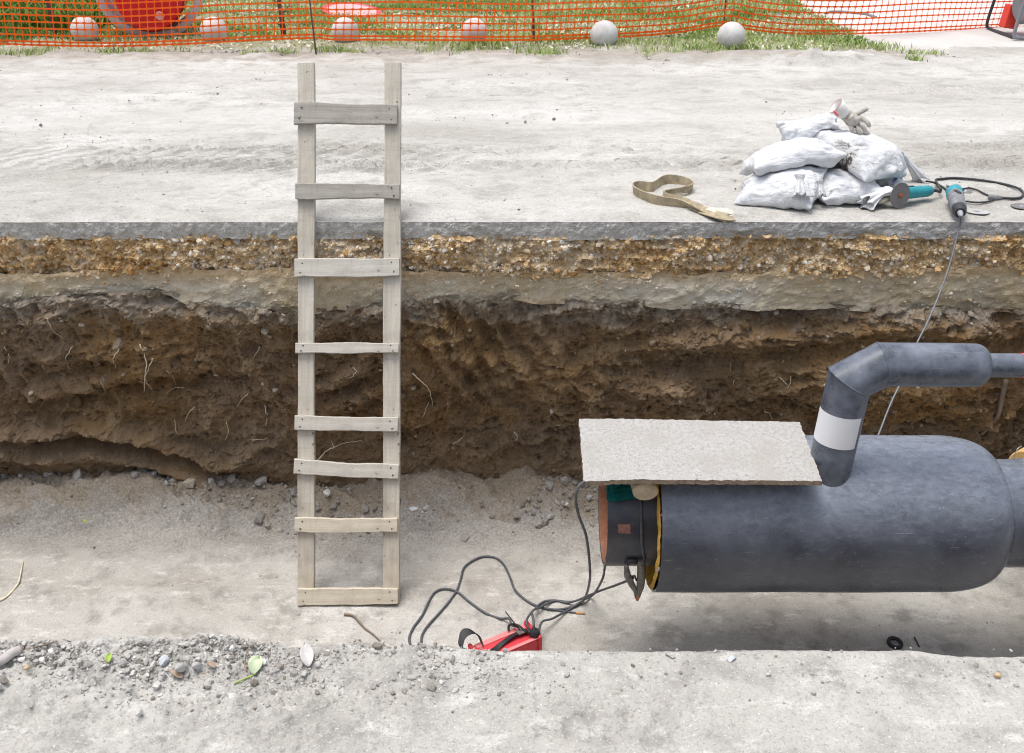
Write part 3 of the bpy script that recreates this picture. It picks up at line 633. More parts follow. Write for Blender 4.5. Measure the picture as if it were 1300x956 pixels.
# lawn, its soil edge, the pale path to the right
def lawn_front(x): return 10.95 + .12 * fbm(x * .9, 0, 0, 3, 190) + .06 * fbm(x * 5, 0, 0, 2, 191)
LX1 = lambda y: 3.95 + (y - 11) * .055
lx = np.linspace(-15, 1, 300); ly = np.linspace(0, 1, 60)
A, B = np.meshgrid(np.linspace(0, 1, 420), ly, indexing='ij')
Yl = None
xx = -15 + (A) * (15 + 4.0); yy = lawn_front(xx) - .1 + B * (17.2 - lawn_front(xx) + .1); xx = np.where(A > .999, LX1(yy), xx); 
zz = .028 + .015 * fbm(xx * 3, yy * 3, 0, 4, 192) - .06 * (1 - ss(0, .06, B)) - .05 * ss(.995, 1, A)
struct(grid_obj('lawn', np.stack([xx, yy, zz], -1), M_LAWN, flip=True))
pp = MB(); qx = np.linspace(0, 1, 30); py_ = np.array([11.0, 11.35, 11.8, 12.6, 14, 17.5]); pz_ = np.array([-.03, .004, .018, .022, .022, .022])
pv = [(LX1(b_) - .05 + (9.6 - LX1(b_)) * a_, b_ + (.22 * fbm(np.array([a_ * 9.]), 0, 0, 3, 199)[0] if k < 3 else 0), c_) for k, (b_, c_) in enumerate(zip(py_, pz_)) for a_ in qx]
pp.add(pv, [tuple(int(v) for v in q[::-1]) for q in grid_faces(6, 30)])
def blades(name, x, y, z, h, wd, tint, lean=.5):
    n = len(x); a = rng.random(n) * 6.283; b = rng.random(n) * 6.283; L = lean * h * (.3 + rng.random(n))
    sx, sy = np.cos(a) * wd, np.sin(a) * wd; dx, dy = np.cos(b) * L, np.sin(b) * L
    V = np.stack([np.stack([x - sx, y - sy, z], -1), np.stack([x + sx, y + sy, z], -1), np.stack([x + sx * .8 + dx * .35, y + sy * .8 + dy * .35, z + h * .6], -1), np.stack([x - sx * .8 + dx * .35, y - sy * .8 + dy * .35, z + h * .6], -1), np.stack([x + dx, y + dy, z + h], -1)], 1)
    f = np.array([[0, 1, 2], [0, 2, 3], [3, 2, 4]]); F = (f[None] + 5 * np.arange(n)[:, None, None]).reshape(-1, 3)
    return stuff(make_obj(name, V.reshape(-1, 3), F, M_GRASS, tint=np.repeat(tint, 5)))
n = 150000; x = rng.uniform(-8.2, 4.3, n); y = 10.85 + rng.random(n) * 6.0
f1 = fbm(x * .8, y * .8, 0, 3, 193); f2 = fbm(x * 3, y * 3, 0, 3, 194)
keep = (x < LX1(y) + .05 * f2) & (y > lawn_front(x) + .05 * f2) & (rng.random(n) < .42 + .55 * ss(-.5, .3, f2) ) & (rng.random(n) < .04 + .96 * ss(11.1, 11.75, y + .5 * f1 + .6 * ss(1.2, 2.6, x)))
x, y, f1, f2 = x[keep], y[keep], f1[keep], f2[keep]
h = rng.uniform(.02, .065, len(x)) * (1 + .5 * f1); tn = np.clip(.46 + .30 * fbm(x * 1.6, y * 2.2, 0, 3, 196) + .1 * f2 + rng.normal(0, .2, len(x)) - .35 * ss(-4.6, -5.6, x), 0, 1)
blades('grass', x, y, np.full(len(x), .02), np.clip(h, .015, .12), .006, tn, 1.0)
# weeds along the road edge
cx = rng.uniform(-6, 4.6, 70); cy = lawn_front(cx) - rng.random(70) ** 1.5 * .5 + .1; wgt = rng.integers(8, 70, 70)
ok = (cx < 4.5) & (fbm(cx * 1.3, 0, 0, 2, 195) > -.25)
x = np.concatenate([rng.normal(a, .06, k) for a, k, q in zip(cx, wgt, ok) if q]); y = np.concatenate([rng.normal(a, .05, k) for a, k, q in zip(cy, wgt, ok) if q])
blades('weeds', x, y, np.zeros(len(x)), rng.uniform(.02, .08, len(x)), .005, np.clip(rng.normal(.6, .2, len(x)), 0, 1), .8)
for q, r_, k in ((atZ(1160, 78), .05, 60), (atZ(690, 70), .14, 160), (atZ(600, 62), .15, 150), (atZ(418, 65), .10, 120), (atZ(45, 70), .16, 150), (atZ(150, 68), .12, 120), (atZ(1105, 62), .15, 260), (atZ(800, 58), .22, 300), (atZ(860, 58), .25, 380), (atZ(900, 62), .2, 260), (atZ(960, 54), .25, 380), (atZ(1040, 56), .25, 380), (atZ(560, 58), .2, 220), (atZ(480, 58), .2, 220), (atZ(640, 60), .2, 220)): 
    k = int(k); blades('weeds', rng.normal(q[0], r_, k), rng.normal(q[1], r_ * .6, k), np.zeros(k), rng.uniform(.03, .10, k), .006, np.clip(rng.normal(.55, .2, k), 0, 1), .6)
nc = 1700; x = rng.uniform(-6, 4.6, nc); y = lawn_front(x) + rng.normal(-.12, .16, nc); ok = fbm(x * 1.4, y * 2, 0, 3, 197) > -.15; x, y = x[ok], y[ok]; sz = np.clip(rng.lognormal(-4.6, .6, len(x)), .004, .05)
stuff(rocks('verge_clods', np.stack([x, y, .002 + 0 * x], -1), sz, M_BST, 1, .6, tint=np.clip(rng.normal(.28, .22, len(x)), 0, 1)))
n = 9000; x = rng.uniform(-7.5, 4.2, n); y = 11.0 + 5.8 * rng.random(n); ok = (x < LX1(y)) & (fbm(x * 1.2, y * 1.5, 0, 3, 198) > -.1); x, y = x[ok], y[ok]
blades('dry_leaves', x, y, np.full(len(x), .03), rng.uniform(.008, .03, len(x)), .016, np.clip(rng.normal(.93, .08, len(x)), .7, 1), 1.6)
# dark leafy growth at the far left behind the net
n = 9000; x = rng.uniform(-8.5, -5.0, n); y = rng.uniform(12.2, 15, n)
blades('ground_cover', x, y, np.full(n, .03), rng.uniform(.08, .3, n), .018, np.clip(rng.normal(.12, .16, n), 0, 1), .9)
struct(pp.build('concrete_path', M_PATH, smooth=False))

# ------------------------------------------------------------------ LADDER
U = np.array([0, math.sin(PITCH), math.cos(PITCH)]); NRM = np.array([0, -math.cos(PITCH), math.sin(PITCH)])   # along the ladder, and out of its face
LT = 5.41 / FPX                                         # metres per photo pixel on the ladder
lad_top0 = atZ(443, 282, 0.0)
def lad(px, py, out=0.): return np.array([(px - 650) * LT, lad_top0[1], 0]) + U * (282 - py) * LT + NRM * out
foot = lad(443, 766)
ladder = thing('ladder', (foot[0], foot[1], foot[2]), 'homemade wooden ladder of grey boards leaning from trench floor to the road edge', 'ladder')
ladder.rotation_euler = (-PITCH, 0, 0)
def lloc(px, py, out=0.): return np.array([(px - 443) * LT, -out, (766 - py) * LT])
def plank(L, wd, th, axis, seed, n=26, taper=0., bow=0., rag=.0025):
    """a sawn board: octagonal section swept along its length with uneven edges; axis 0 (x) or 2 (z)."""
    r = np.random.default_rng(seed); s_ = np.linspace(-.5, .5, n); vs = []
    e1 = .004 * fbm(s_ * 3 + seed, seed, 0, 3, seed) + r.normal(0, rag * .25, n); e2 = .004 * fbm(s_ * 3 - seed, seed, 0, 3, seed + 5) + r.normal(0, rag * .25, n)
    bw = bow * (1 - (2 * s_) ** 2); fo = .003 * fbm(s_ * 2, seed, 0, 2, seed + 9)
    for i in range(n):
        hw = wd * (1 + taper * s_[i]) / 2; a, b = hw + e1[i], -hw + e2[i]; c, d = th / 2 + fo[i], -th / 2 + fo[i]; k = .0035
        sec = [(a, d + k), (a, c - k), (a - k, c), (b + k, c), (b, c - k), (b, d + k), (b + k, d), (a - k, d)]
        for p, q in sec: vs.append((s_[i] * L, q, p + bw[i]) if axis == 0 else (p + bw[i], q, s_[i] * L))
    f = [tuple(q) for q in grid_faces(n, 8, closed=True)] + [tuple(range(7, -1, -1)), tuple(range((n - 1) * 8, n * 8))]
    return np.array(vs), f
def lpart(name, v, f, mat, center, rot=0., parent=None):
    me = bpy.data.meshes.new(name); me.from_pydata([tuple(q) for q in v], [], f); me.update(); me.materials.append(mat)
    o = bpy.data.objects.new(name, me); C.objects.link(o); o.parent = parent or ladder; o.location = tuple(center); o.rotation_euler = (0, rot, 0); auto(o, 30); return o
for x0, x1, x2, x3, sd in ((378, 400, 379, 398.5, 21), (487.5, 509, 487, 506.5, 33)):
    a, b = lloc((x2 + x3) / 2, 765), lloc((x0 + x1) / 2, 80.5); L = np.linalg.norm(b - a)
    v, f = plank(L, .5 * (x1 - x0 + x3 - x2) * LT, .036, 2, sd, 60, .05)
    lpart('rail', v, f, M_RAIL, (a + b) / 2, math.atan2(b[0] - a[0], b[2] - a[2]))
rungs = [(375, 505, 146.5, 26, -.16, .018, M_RUNG_G, 0), (377, 508, 244.5, 19.5, -.05, .004, M_RUNG_G, .002), (376, 508, 340.5, 23, -.05, -.012, M_RUNG_W, 0), (377, 507, 442, 13, 0, 0, M_RUNG_W, 0),
         (376, 506, 537.5, 18, -.06, .022, M_RUNG_W, 0), (375, 507, 594.5, 17.5, -.1, .05, M_RUNG_W, -.004), (376, 505.5, 665, 18, 0, .0, M_RUNG_C, -.005), (380, 506, 755, 21, -.08, -.008, M_RUNG_C, 0)]
for i, (x0, x1, yc, hp, tp, rot, mt, bow) in enumerate(rungs):
    L = (x1 - x0) * LT; v, f = plank(L, hp * LT, .027, 0, 60 + i, 30, tp, bow)
    rg_ = lpart('rung', v, f, mt, lloc((x0 + x1) / 2, yc, .0325), rot)
    for sx in (-1, 1):
        for k in (-1, 1):
            nb = MB(); nb.lathe([(-.004, .0042), (.0012, .0042), (.0018, .0018), (.0018, 0)], (sx * (L / 2 - .03 - .012 * (k > 0)), -.0145, k * hp * LT * .26), (0, -1, 0), 8)
            lpart('nail', nb.v, nb.f, M_NAIL, (0, 0, 0), 0, rg_)

# ------------------------------------------------------------------ BIG PIPE
PY, PZ, PR = 3.915, -1.017, .365
ax = (1, 0, 0)
pipe = thing('insulated_pipe', (1.6, PY, PZ - PR), 'large black plastic cased pipe lying across the trench with bare steel end and branch', 'pipe')
X0 = .655
th = np.linspace(0, math.pi / 2, 18)
prof = [(X0, PR - .012), (X0, PR)] + [(x, PR + .0012 * math.sin(x * 9)) for x in np.linspace(X0 + .05, 1.93, 26)] + [(1.95 + .28 * math.sin(t) ** .8, .252 + (PR - .252) * math.cos(t) ** .8) for t in th[1:]]
prof += [(2.235, .257), (2.255, .256), (2.27, .252), (3.0, .252), (9.5, .252)]
b = MB(); b.lathe(prof, (0, PY, PZ), ax, 96); b.lathe([(X0, PR - .012), (X0 + .06, PR - .012)], (0, PY, PZ), ax, 96)
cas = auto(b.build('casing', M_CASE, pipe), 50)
b = MB(); b.lathe([(2.40, .2525), (2.405, .257), (2.48, .257), (2.485, .2525)], (0, PY, PZ), ax, 64); auto(b.build('joint_band', M_TOOLG, pipe))
# foam ring: slightly dished, rough
nr, na = 14, 160; rr = np.linspace(.243, PR - .0125, nr)[:, None]; aa = np.linspace(0, 2 * math.pi, na, endpoint=False)[None, :]
q_ = (rr - .243) / .1095; xf = X0 + .0035 * fbm(np.cos(aa) * rr * 22, np.sin(aa) * rr * 22, 0, 3, 210) - .026 * np.exp(-((q_ - .82) / .16) ** 2) + .05 * (1 - q_)
co = np.stack([xf + 0 * rr, PY + rr * np.cos(aa), PZ + rr * np.sin(aa)], -1).reshape(-1, 3)
make_obj('foam_ring', co, grid_faces(nr, na, closed=True), M_FOAM, pipe)
b = MB(); b.lathe([(X0 + .2, .245), (.432, .245), (.428, .243), (.428, .235), (.432, .233)], (0, PY, PZ), ax, 96)
st = b.build('steel_sleeve', M_STEEL, pipe); auto(st, 50)
b = MB(); b.lathe([(.431, .2325), (2.4, .2325)], (0, PY, PZ), ax, 72); b.build('rusty_bore', M_RUST, pipe)
b = MB(); b.lathe([(2.39, .233), (2.39, 0.0001)], (0, PY, PZ), ax, 48); b.build('bore_plug', M_RUST, pipe)
def surf(x, px, py, r):      # point on the pipe surface (axis PY,PZ radius r) seen at py for a given x
    best = None
    for a in np.linspace(-math.pi, math.pi, 721):
        p = np.array([x, PY + r * math.cos(a), PZ + r * math.sin(a)]); n_ = np.array([0, math.cos(a), math.sin(a)])
        if n_.dot(np.array([0, 0, HGT]) - p) < 0: continue
        q = p - np.array([0, 0, HGT]); v = (-(q[1] * math.sin(PITCH) + q[2] * math.cos(PITCH))) / (q[1] * math.cos(PITCH) - q[2] * math.sin(PITCH))
        e = abs(v * FPX + CY - py)
        if best is None or e < best[0]: best = (e, p, n_)
    return best[1], best[2]
for py_ in (655, 722):
    p, n_ = surf(X0 - .002, 836, py_, .335); b = MB(); b.lathe([(-.01, .012), (.012, .012), (.014, .009), (.014, .0001)], p, (-1, 0, 0), 6); auto(b.build('bolt', M_BRASS if py_ < 700 else M_SILV, pipe))
# chafed rusty patch on the steel
b = MB(); an = np.linspace(R(157), R(167), 8); xx_ = np.linspace(.475, .53, 8)
V = np.array([[(x + .003 * math.sin(9 * a * 7), PY + .2462 * math.cos(a), PZ + .2462 * math.sin(a)) for a in an + .006 * math.sin(x * 90)] for x in xx_]); grid_obj('rust_patch', V, plain('rust_patch', (.33, .17, .13), .8, .3, 40, .2), pipe)

# branch pipe with mitred bends
E0 = np.array([1.412, 3.785, -.74]); E1 = atY(1078, 484, 3.80); E2 = atY(1120, 462.5, 3.80); E3 = atY(1236, 463.5, 3.80)
br = .0935
def mitre_ring(p, d1, d2, r, n=48):
    """ring lying in the mitre plane between directions d1 and d2"""
    t = d1 + d2; t /= np.linalg.norm(t); e1 = np.cross(d1, [0, 1., 0]); e1 /= np.linalg.norm(e1); e2 = np.cross(d1, e1); out = []
    for k in range(n):
        a = 2 * math.pi * k / n; o = math.cos(a) * e1 + math.sin(a) * e2
        out.append(p + r * o - d1 * (r * o.dot(t) / d1.dot(t)))
    return out
def unit(v): return v / np.linalg.norm(v)
D = [unit(E1 - E0), unit(E2 - E1), unit(E3 - E2)]
br = np.array([.0935, .0935, .0935])
def seg(name, rings, mat, smooth=True):
    n = len(rings[0]); v = [q for r_ in rings for q in r_]; return auto(make_obj(name, np.array(v), [tuple(q) for q in grid_faces(len(rings), n, closed=True)], mat, pipe), 50)
r0 = mitre_ring(E0, D[0], D[0], .0935); r1 = mitre_ring(E1 - 0 * D[0], D[0], D[1], .0935); r2a = mitre_ring(E1, D[1], D[0], .0935); 
seg('riser', [mitre_ring(E0, D[0], D[0], .0935)] + [mitre_ring(E1, D[0], D[1], .0935)], M_BRAN)
seg('elbow', [mitre_ring(E1 + D[1] * .001, D[1], D[0], .0942), mitre_ring(E2 - D[1] * .001, D[1], D[2], .0942)], M_BRAN)
arm = [mitre_ring(E2, D[2], D[1], .0935), mitre_ring(E3, D[2], D[2], .0935)] + [mitre_ring(E3 + D[2] * .052 * math.sin(t), D[2], D[2], .051 + .0425 * math.cos(t)) for t in th[3:]] + [mitre_ring(E3 + D[2] * .056, D[2], D[2], .052)]
seg('branch_arm', arm, M_BRAN)
seg('thin_branch', [mitre_ring(E3 + D[2] * .05, D[2], D[2], .0515), mitre_ring(E3 + D[2] * 3.2, D[2], D[2], .0515)], M_BRAN)
seg('red_tape', [mitre_ring(E3 + D[2] * .198, D[2], D[2], .0522), mitre_ring(E3 + D[2] * .1985, D[2], D[2], .0535), mitre_ring(E3 + D[2] * .34, D[2], D[2], .0535), mitre_ring(E3 + D[2] * .341, D[2], D[2], .0522)], M_RED)
for p, d1, d2 in ((E1, D[0], D[1]), (E2, D[1], D[2])):     # weld beads on the bends
    ringp = mitre_ring(p, d1, d2, .0935); b = MB(); b.tube(ringp + ringp[:1], .0035, 6, False); b.build('weld_bead', M_BRAN, pipe)
b = MB(); b.lathe([(-.012, .106), (.0, .1045), (.012, .0935)], E0 + D[0] * .055, D[0], 48); 
V = []
la, lb = E1 - D[0] * .135, E1 - D[0] * .285
e1 = unit(np.cross(D[0], [0, 1., 0])); e2 = np.cross(D[0], e1)
for t in np.linspace(0, 1, 6):
    p = la + (lb - la) * t; row = []
    for a in np.linspace(R(-22), R(128), 28): row.append(p + .0950 * (math.cos(a) * e1 - math.sin(a) * (-e2 if e2[1] < 0 else e2)))
    V.append(row)
lab = grid_obj('label_sleeve', np.array(V), M_LABEL, pipe)

# tan foam end of a further pipe just behind
fx, fy, fz = atY(1283, 592, 4.42)
fp = thing('foam_pipe', (2.5, fy, fz - .14), 'tan foam pipe end with a loose wire peeking out behind the large black pipe', 'pipe')
fc = atY(1306, 594, 4.42)
b = MB(); b.lathe([(0, .0001), (0, .085), (.006, .092), (.9, .094)], fc + np.array([-.02, 0, 0]), (.75, .62, -.1), 40); auto(b.build('foam_core', M_FOAM2, fp))
b = MB(); b.lathe([(.05, .096), (2.4, .096)], fc, (.75, .62, -.1), 40); b.build('outer_jacket', M_BRAN, fp)
b = MB(); b.tube(spline([atY(1288, 600, 4.38), atY(1287, 583, 4.36), atY(1291, 571, 4.36), atY(1297, 566, 4.38)], 6), .0022, 5); b.build('loose_wire', M_SILV, fp)

# ------------------------------------------------------------------ grey board on the pipe
BZ = PZ + PR + .004
c4 = [atZ(741, 613.5, BZ + .004), atZ(1043, 614.5, BZ + .004), atZ(1015, 536.5, BZ + .02), atZ(735, 531, BZ + .02)]
nx, ny = 90, 44; uu, vv = np.meshgrid(np.linspace(0, 1, nx), np.linspace(0, 1, ny), indexing='ij')
P = (c4[0][None, None] * ((1 - uu) * (1 - vv))[..., None] + c4[1] * (uu * (1 - vv))[..., None] + c4[2] * (uu * vv)[..., None] + c4[3] * ((1 - uu) * vv)[..., None])
edge = np.minimum(np.minimum(uu, 1 - uu) * nx, np.minimum(vv, 1 - vv) * ny)
P[..., 0] += np.where(edge < .5, .003 * fbm(uu * 60, vv * 40, 0, 2, 220), 0); P[..., 1] += np.where(edge < .5, .0035 * fbm(uu * 70, vv * 40, 0, 3, 221), 0)
sag = .006 * fbm(uu * 2, vv * 2, 0, 2, 222) - .010 * (1 - ss(0, .25, uu)) * (1 - vv) + .012 * ss(.6, 1, vv) * 0
P[..., 2] = BZ + .022 + sag * .6 + .0006 * fbm(uu * 160, vv * 90, 0, 2, 223)
Q = P.copy(); Q[..., 2] -= .022
bt = MB()
b0 = (c4[0] + c4[2]) / 2
board = thing('chipboard_sheet', (b0[0], b0[1], BZ), 'grey speckled chipboard sheet lying flat on top of the big black pipe', 'board')
grid_obj('top_face', P, M_CHIP, board)
fr = np.concatenate([P[:, 0], P[-1, 1:], P[-2::-1, -1], P[0, -2:0:-1]]); fq = np.concatenate([Q[:, 0], Q[-1, 1:], Q[-2::-1, -1], Q[0, -2:0:-1]])
mid_ = (fr + fq) / 2 + rng.normal(0, .0012, fr.shape); k = len(fr)
f_ = np.array([(i, (i + 1) % k, (i + 1) % k + k, i + k) for i in range(k)] + [(i + k, (i + 1) % k + k, (i + 1) % k + 2 * k, i + 2 * k) for i in range(k)])
make_obj('board_edge', np.concatenate([fr, mid_, fq]), f_, M_CHIPE, board)
grid_obj('under_face', Q, M_CHIPE, board, flip=True)

# ------------------------------------------------------------------ teal cloth folded on the steel end
cl0, cl1 = np.array([.505, 3.70, 0]), np.array([.655, 3.98, 0])
cloth = []
mbp = []
n1_, n2_ = 40, 60
base_c = (.575, 3.80, PZ + .245)
clo = thing('folded_cloth', (.57, 3.80, PZ + .235), 'folded dark teal cloth tucked between the bare steel pipe end and grey board', 'cloth')
for k in range(3):
    a = np.linspace(0, 1, n1_)[:, None]; t = np.linspace(0, 1, n2_)[None, :]
    x = .425 + .012 * k + (.150 - .010 * k) * a + .010 * fbm(t * 4, k * 5., 0, 2, 230) + .008 * np.sin(t * 5 + k * 2)
    thk = .017; r0 = .249 + .019 * k; rad = r0 + .006 * fbm(a * 5, t * 5, k, 3, 231 + k) + .010 * a * (k == 2)
    ang = R(75) + R(54 - 5 * k - 3 * (k == 1)) * t + .03 * np.sin(a * 6 + k) * t
    outer = np.stack([x, PY + (rad + thk) * np.cos(ang), PZ + (rad + thk) * np.sin(ang)], -1)
    rim = [np.stack([x[:, -1], PY + (rad[:, -1] + thk * (.5 + .5 * math.cos(q))) * np.cos(ang[:, -1] + .07 * math.sin(q)), PZ + (rad[:, -1] + thk * (.5 + .5 * math.cos(q))) * np.sin(ang[:, -1] + .07 * math.sin(q))], -1)[:, None] for q in np.linspace(.4, 2.7, 6)]
    inner = np.stack([x, PY + rad * np.cos(ang), PZ + rad * np.sin(ang)], -1)[:, ::-1]
    o = grid_obj('cloth_fold', np.concatenate([outer] + rim + [inner], 1), M_TEAL, clo); md = o.modifiers.new('thick', 'SOLIDIFY'); md.thickness = .003
# wooden offcut beside it
lg = thing('wood_offcut', (.70, 3.60, PZ + .245), 'round pale wooden offcut jammed under the board beside the teal cloth', 'wood')
p = atY(824.5, 623, 3.615)
b = MB(); b.lathe([(0, .0001), (0, .042), (.004, .048), (.26, .05), (.262, .0001)], p, (-.02, 1, -.04), 30, ref=(0, 0, 1)); ow = auto(b.build('offcut', plain('offcut_wood', (.52, .42, .29), .85, .2, 30, .25), lg))
ow.scale = (1.15, 1, .9)

# ------------------------------------------------------------------ welding clamp, cables, welder
clp = atY(812, 738, 3.76)
cm = thing('ground_clamp', clp, 'worn metal welding clamp gripping the lower rim of the bare steel pipe', 'clamp')
def C_(px, py, y=3.68): return atY(px, py, y)
b = MB(); b.tube([C_(814, 712), C_(814.5, 728), C_(813, 745), C_(810, 757)], [.019, .021, .018, .011], 12); auto(b.build('handle', M_CLAMP, cm))
b = MB(); b.tube([C_(811, 751), C_(809.5, 757), C_(809, 762)], [.013, .012, .007], 8); b.build('copper_jaw', M_BRASS, cm)
b = MB(); b.tube([C_(795, 716), C_(796.5, 730), C_(802, 742), C_(807, 750), C_(808, 759)], [.009, .017, .015, .012, .008], 10); b.build('lower_lever', M_CLAMP, cm)
b = MB(); b.tube([C_(794, 715), C_(800, 712), C_(809, 713)], [.010, .011, .011], 8); b.build('pivot_bar', M_TOOLD, cm)
b = MB(); b.tube([C_(800, 732), C_(806, 731), C_(808, 737)], .005, 6); b.build('spring', M_TOOLD, cm)

def fl(px, py, up=.008): return floor_pt(px, py, up)
def cable(name, pts, r, mat, label, n=10, parent=None):
    p = spline(pts, n); bs = p[len(p) // 2]
    o = MB().tube(p, r, 8).build(name, mat, parent, True, None if parent else bs); return o if parent else tag(o, label, 'cable')
# the welder
wp = np.array([-.085, 3.735, -1.872]); wz = float(z_floor(np.array([-.05]), np.array([3.85]))[0])
top_a, top_b = atZ(598, 818, wz + .225), atZ(668, 789, wz + .225)
dirw = unit((top_b - top_a) * np.array([1, 1, 0])); sidew = np.array([dirw[1], -dirw[0], 0])
Mx = np.stack([dirw, sidew, [0, 0, 1]], 1)
wc = (top_a + top_b) / 2 + sidew * .058; wc[2] = wz + .11; LW = np.linalg.norm(top_b - top_a) * .98
def wpt(a, s_, h): return wc + dirw * a + sidew * s_ + np.array([0, 0, h])
# cable 1: machine -> looped on the floor -> up over the board corner
cable('welding_cable', [wpt(LW * .47, .035, .13), wpt(LW * .55, -.01, .15), fl(676, 776, .08), fl(686, 771, .03), fl(703, 763), fl(722, 764), fl(740, 762), atY(748, 741, 3.78), atY(748.5, 715, 3.65), atY(744, 680, 3.6), atY(735, 655, 3.57), atY(731, 636, 3.555), atY(733, 621, 3.56), atY(739.5, 613.3, 3.585), (.36, 3.68, BZ - .012), (.5, 3.80, BZ - .02)],
      .0062, M_CABLE, 'grey welding cable rising from the floor to the left corner of the grey board')
# cable 2: steel pipe rim -> floor -> machine side
st1, _ = surf(.69, 808, 632, .256)
arc = [np.array([.562 + .035 * t + .006 * math.sin(t * 7), PY + .254 * math.cos(R(110) + t * R(92)), PZ + .254 * math.sin(R(110) + t * R(92))]) for t in np.linspace(0, 1, 9)]
cable('clamp_cable', [np.array([.555, 3.95, PZ + .262])] + arc + [C_(815, 716, 3.66), C_(815, 722, 3.68)], .0072, M_CABLE, 'grey cable draped over the bare steel pipe down to the clamp')
cable('welding_cable', [wpt(LW * .5 + .03, .03, -.05), fl(686, 793, .08), fl(702, 785, .04), fl(722, 774), fl(740, 762, .03), fl(753, 755, .05), atY(764, 737, 3.9), atY(767.5, 722, 3.88), atY(768, 712, 3.87), (.46, 3.84, -1.19)],
      .0062, M_CABLE, 'grey cable running from the red welder up into the open steel pipe end')
cable('welding_cable', [wpt(LW * .40, .03, .125), wpt(LW * .46, -.03, .15), fl(679, 773, .05), fl(690, 764), fl(704, 762), fl(718, 765), fl(730, 763, .03), atY(745, 757, 4.30), atY(762, 750, 4.15), atY(779, 744, 3.98), C_(795, 738, 3.80), C_(804, 734, 3.70)],
      .0062, M_CABLE, 'grey cable leading across the floor from the red welder to the clamp')
cable('power_cable', [fl(536, 826, .01), fl(535, 810), fl(541, 797), fl(556, 780), fl(569, 765), fl(580, 749), fl(585, 735), fl(589, 721), fl(600, 712), fl(615, 706.5), fl(631, 709), fl(641, 719), fl(648, 734), fl(654, 749), fl(668, 762), fl(684, 770), fl(706, 774), fl(724, 771), fl(738, 765)],
      .0066, M_CABLE, 'long dark grey cable looping high on the trench floor left of the red welder', 8)
cable('power_cable', [fl(524, 826, .01), fl(519.5, 812), fl(524, 798), fl(536, 781), fl(544, 764), fl(552, 752), fl(564, 747.5), fl(580, 751), fl(596, 764), fl(616, 778), fl(634, 785), fl(646, 785.5, .05), wpt(LW * .30, -.09, .10), wpt(LW * .30, -.03, .13), wpt(LW * .32, .0, .125)],
      .0066, M_CABLE, 'dark grey cable curving low on the trench floor into the red welder', 8)
p = np.array([fl(690, 772, .006), fl(715, 776, .006), fl(732, 778, .006)])
ho = thing('electrode_holder', fl(732, 778, 0), 'thin cable end with a copper tip lying on the floor right of the welder', 'cable')
MB().tube(spline(p, 6), .005, 8).build('lead', M_CABLE, ho); MB().tube([fl(731, 778, .006), fl(742, 779, .006)], [.006, .0045], 8).build('copper_tip', plain('orange_tip', (.50, .25, .09), .6), ho)
# thick hose shadow-like twig lying between clamp and floor
wl = thing('welding_machine', ((top_a + top_b) / 2 + sidew * .05)[:2].tolist() + [wz], 'small red inverter welder with black strap standing on trench floor behind the bank edge', 'welder')
b = MB(); b.box(wc, (LW, .135, .20), Mx); bevel(b.build('case', M_WELD, wl, False), .014, 3)
b = MB(); b.box(wpt(LW / 2 + .006, 0, .003), (.022, .15, .222), Mx); bevel(b.build('front_bezel', M_WELD, wl, False), .010, 3)
b = MB(); b.box(wpt(-LW / 2 - .006, 0, .003), (.022, .15, .222), Mx); bevel(b.build('rear_bezel', M_WELD, wl, False), .010, 3)
b = MB(); b.box(wpt(LW / 2 + .0185, 0, 0), (.004, .118, .18), Mx); b.build('control_panel', M_TOOLD, wl, False)
for s_ in (-.03, .03):
    b = MB(); b.lathe([(0, .018), (.02, .018), (.03, .014), (.03, .0001)], wpt(LW / 2 + .02, s_, -.06), dirw, 16); auto(b.build('socket', M_BLACK, wl))
b = MB(); b.lathe([(0, .02), (.014, .018), (.014, .0001)], wpt(LW / 2 + .02, 0, .045), dirw, 20); auto(b.build('knob', M_BLACK, wl))
b = MB(); b.box(wpt(0, -.045, .1015), (LW * .9, .03, .004), Mx); b.build('top_trim', M_WELDP, wl, False)
b = MB(); b.box(wpt(.02, .056, .1015), (LW * .85, .018, .004), Mx); b.build('top_trim', M_WELDP, wl, False)
def ribbon(path, wv, th_, name, mat, parent=None, base=None):
    """flat webbing: path points and per-point width vectors"""
    p = np.asarray(path, float); wv = np.asarray(wv, float); T = np.gradient(p, axis=0); N = np.cross(T, wv); N /= np.linalg.norm(N, axis=1, keepdims=True) + 1e-9
    sec = [p + wv / 2 + N * th_ / 2, p - wv / 2 + N * th_ / 2, p - wv / 2 - N * th_ / 2, p + wv / 2 - N * th_ / 2]
    P_ = np.stack(sec, 1); n = len(p); f = [tuple(q) for q in grid_faces(n, 4, closed=True)] + [(0, 1, 2, 3), tuple(range(4 * n - 1, 4 * n - 5, -1))]
    return auto(make_obj(name, P_.reshape(-1, 3), f, mat, parent, True, base), 50)
pth = spline([wpt(LW * .42, .0, .112), wpt(LW * .2, -.005, .118), wpt(-.02, .01, .112), wpt(-LW * .25, .03, .108), wpt(-LW * .40, .045, .125), atZ(588, 824, wz + .27), atZ(586, 811, wz + .28), atZ(591, 803, wz + .29), atZ(600, 802, wz + .285), atZ(608, 808, wz + .25), wpt(-LW * .36, -.03, .115)], 8)
ribbon(pth, np.array([sidew * .036 * (1 - .3 * math.sin(i * .1)) + np.array([0, 0, .012 * math.sin(i * .2)]) for i in range(len(pth))]), .004, 'carry_strap', M_BLACK, wl)
b = MB(); b.lathe([(0, .026), (.02, .026), (.03, .02), (.03, .0001)], wpt(LW * .47, .035, .105), (.2, .1, 1), 18); auto(b.build('strap_anchor', M_BLACK, wl))
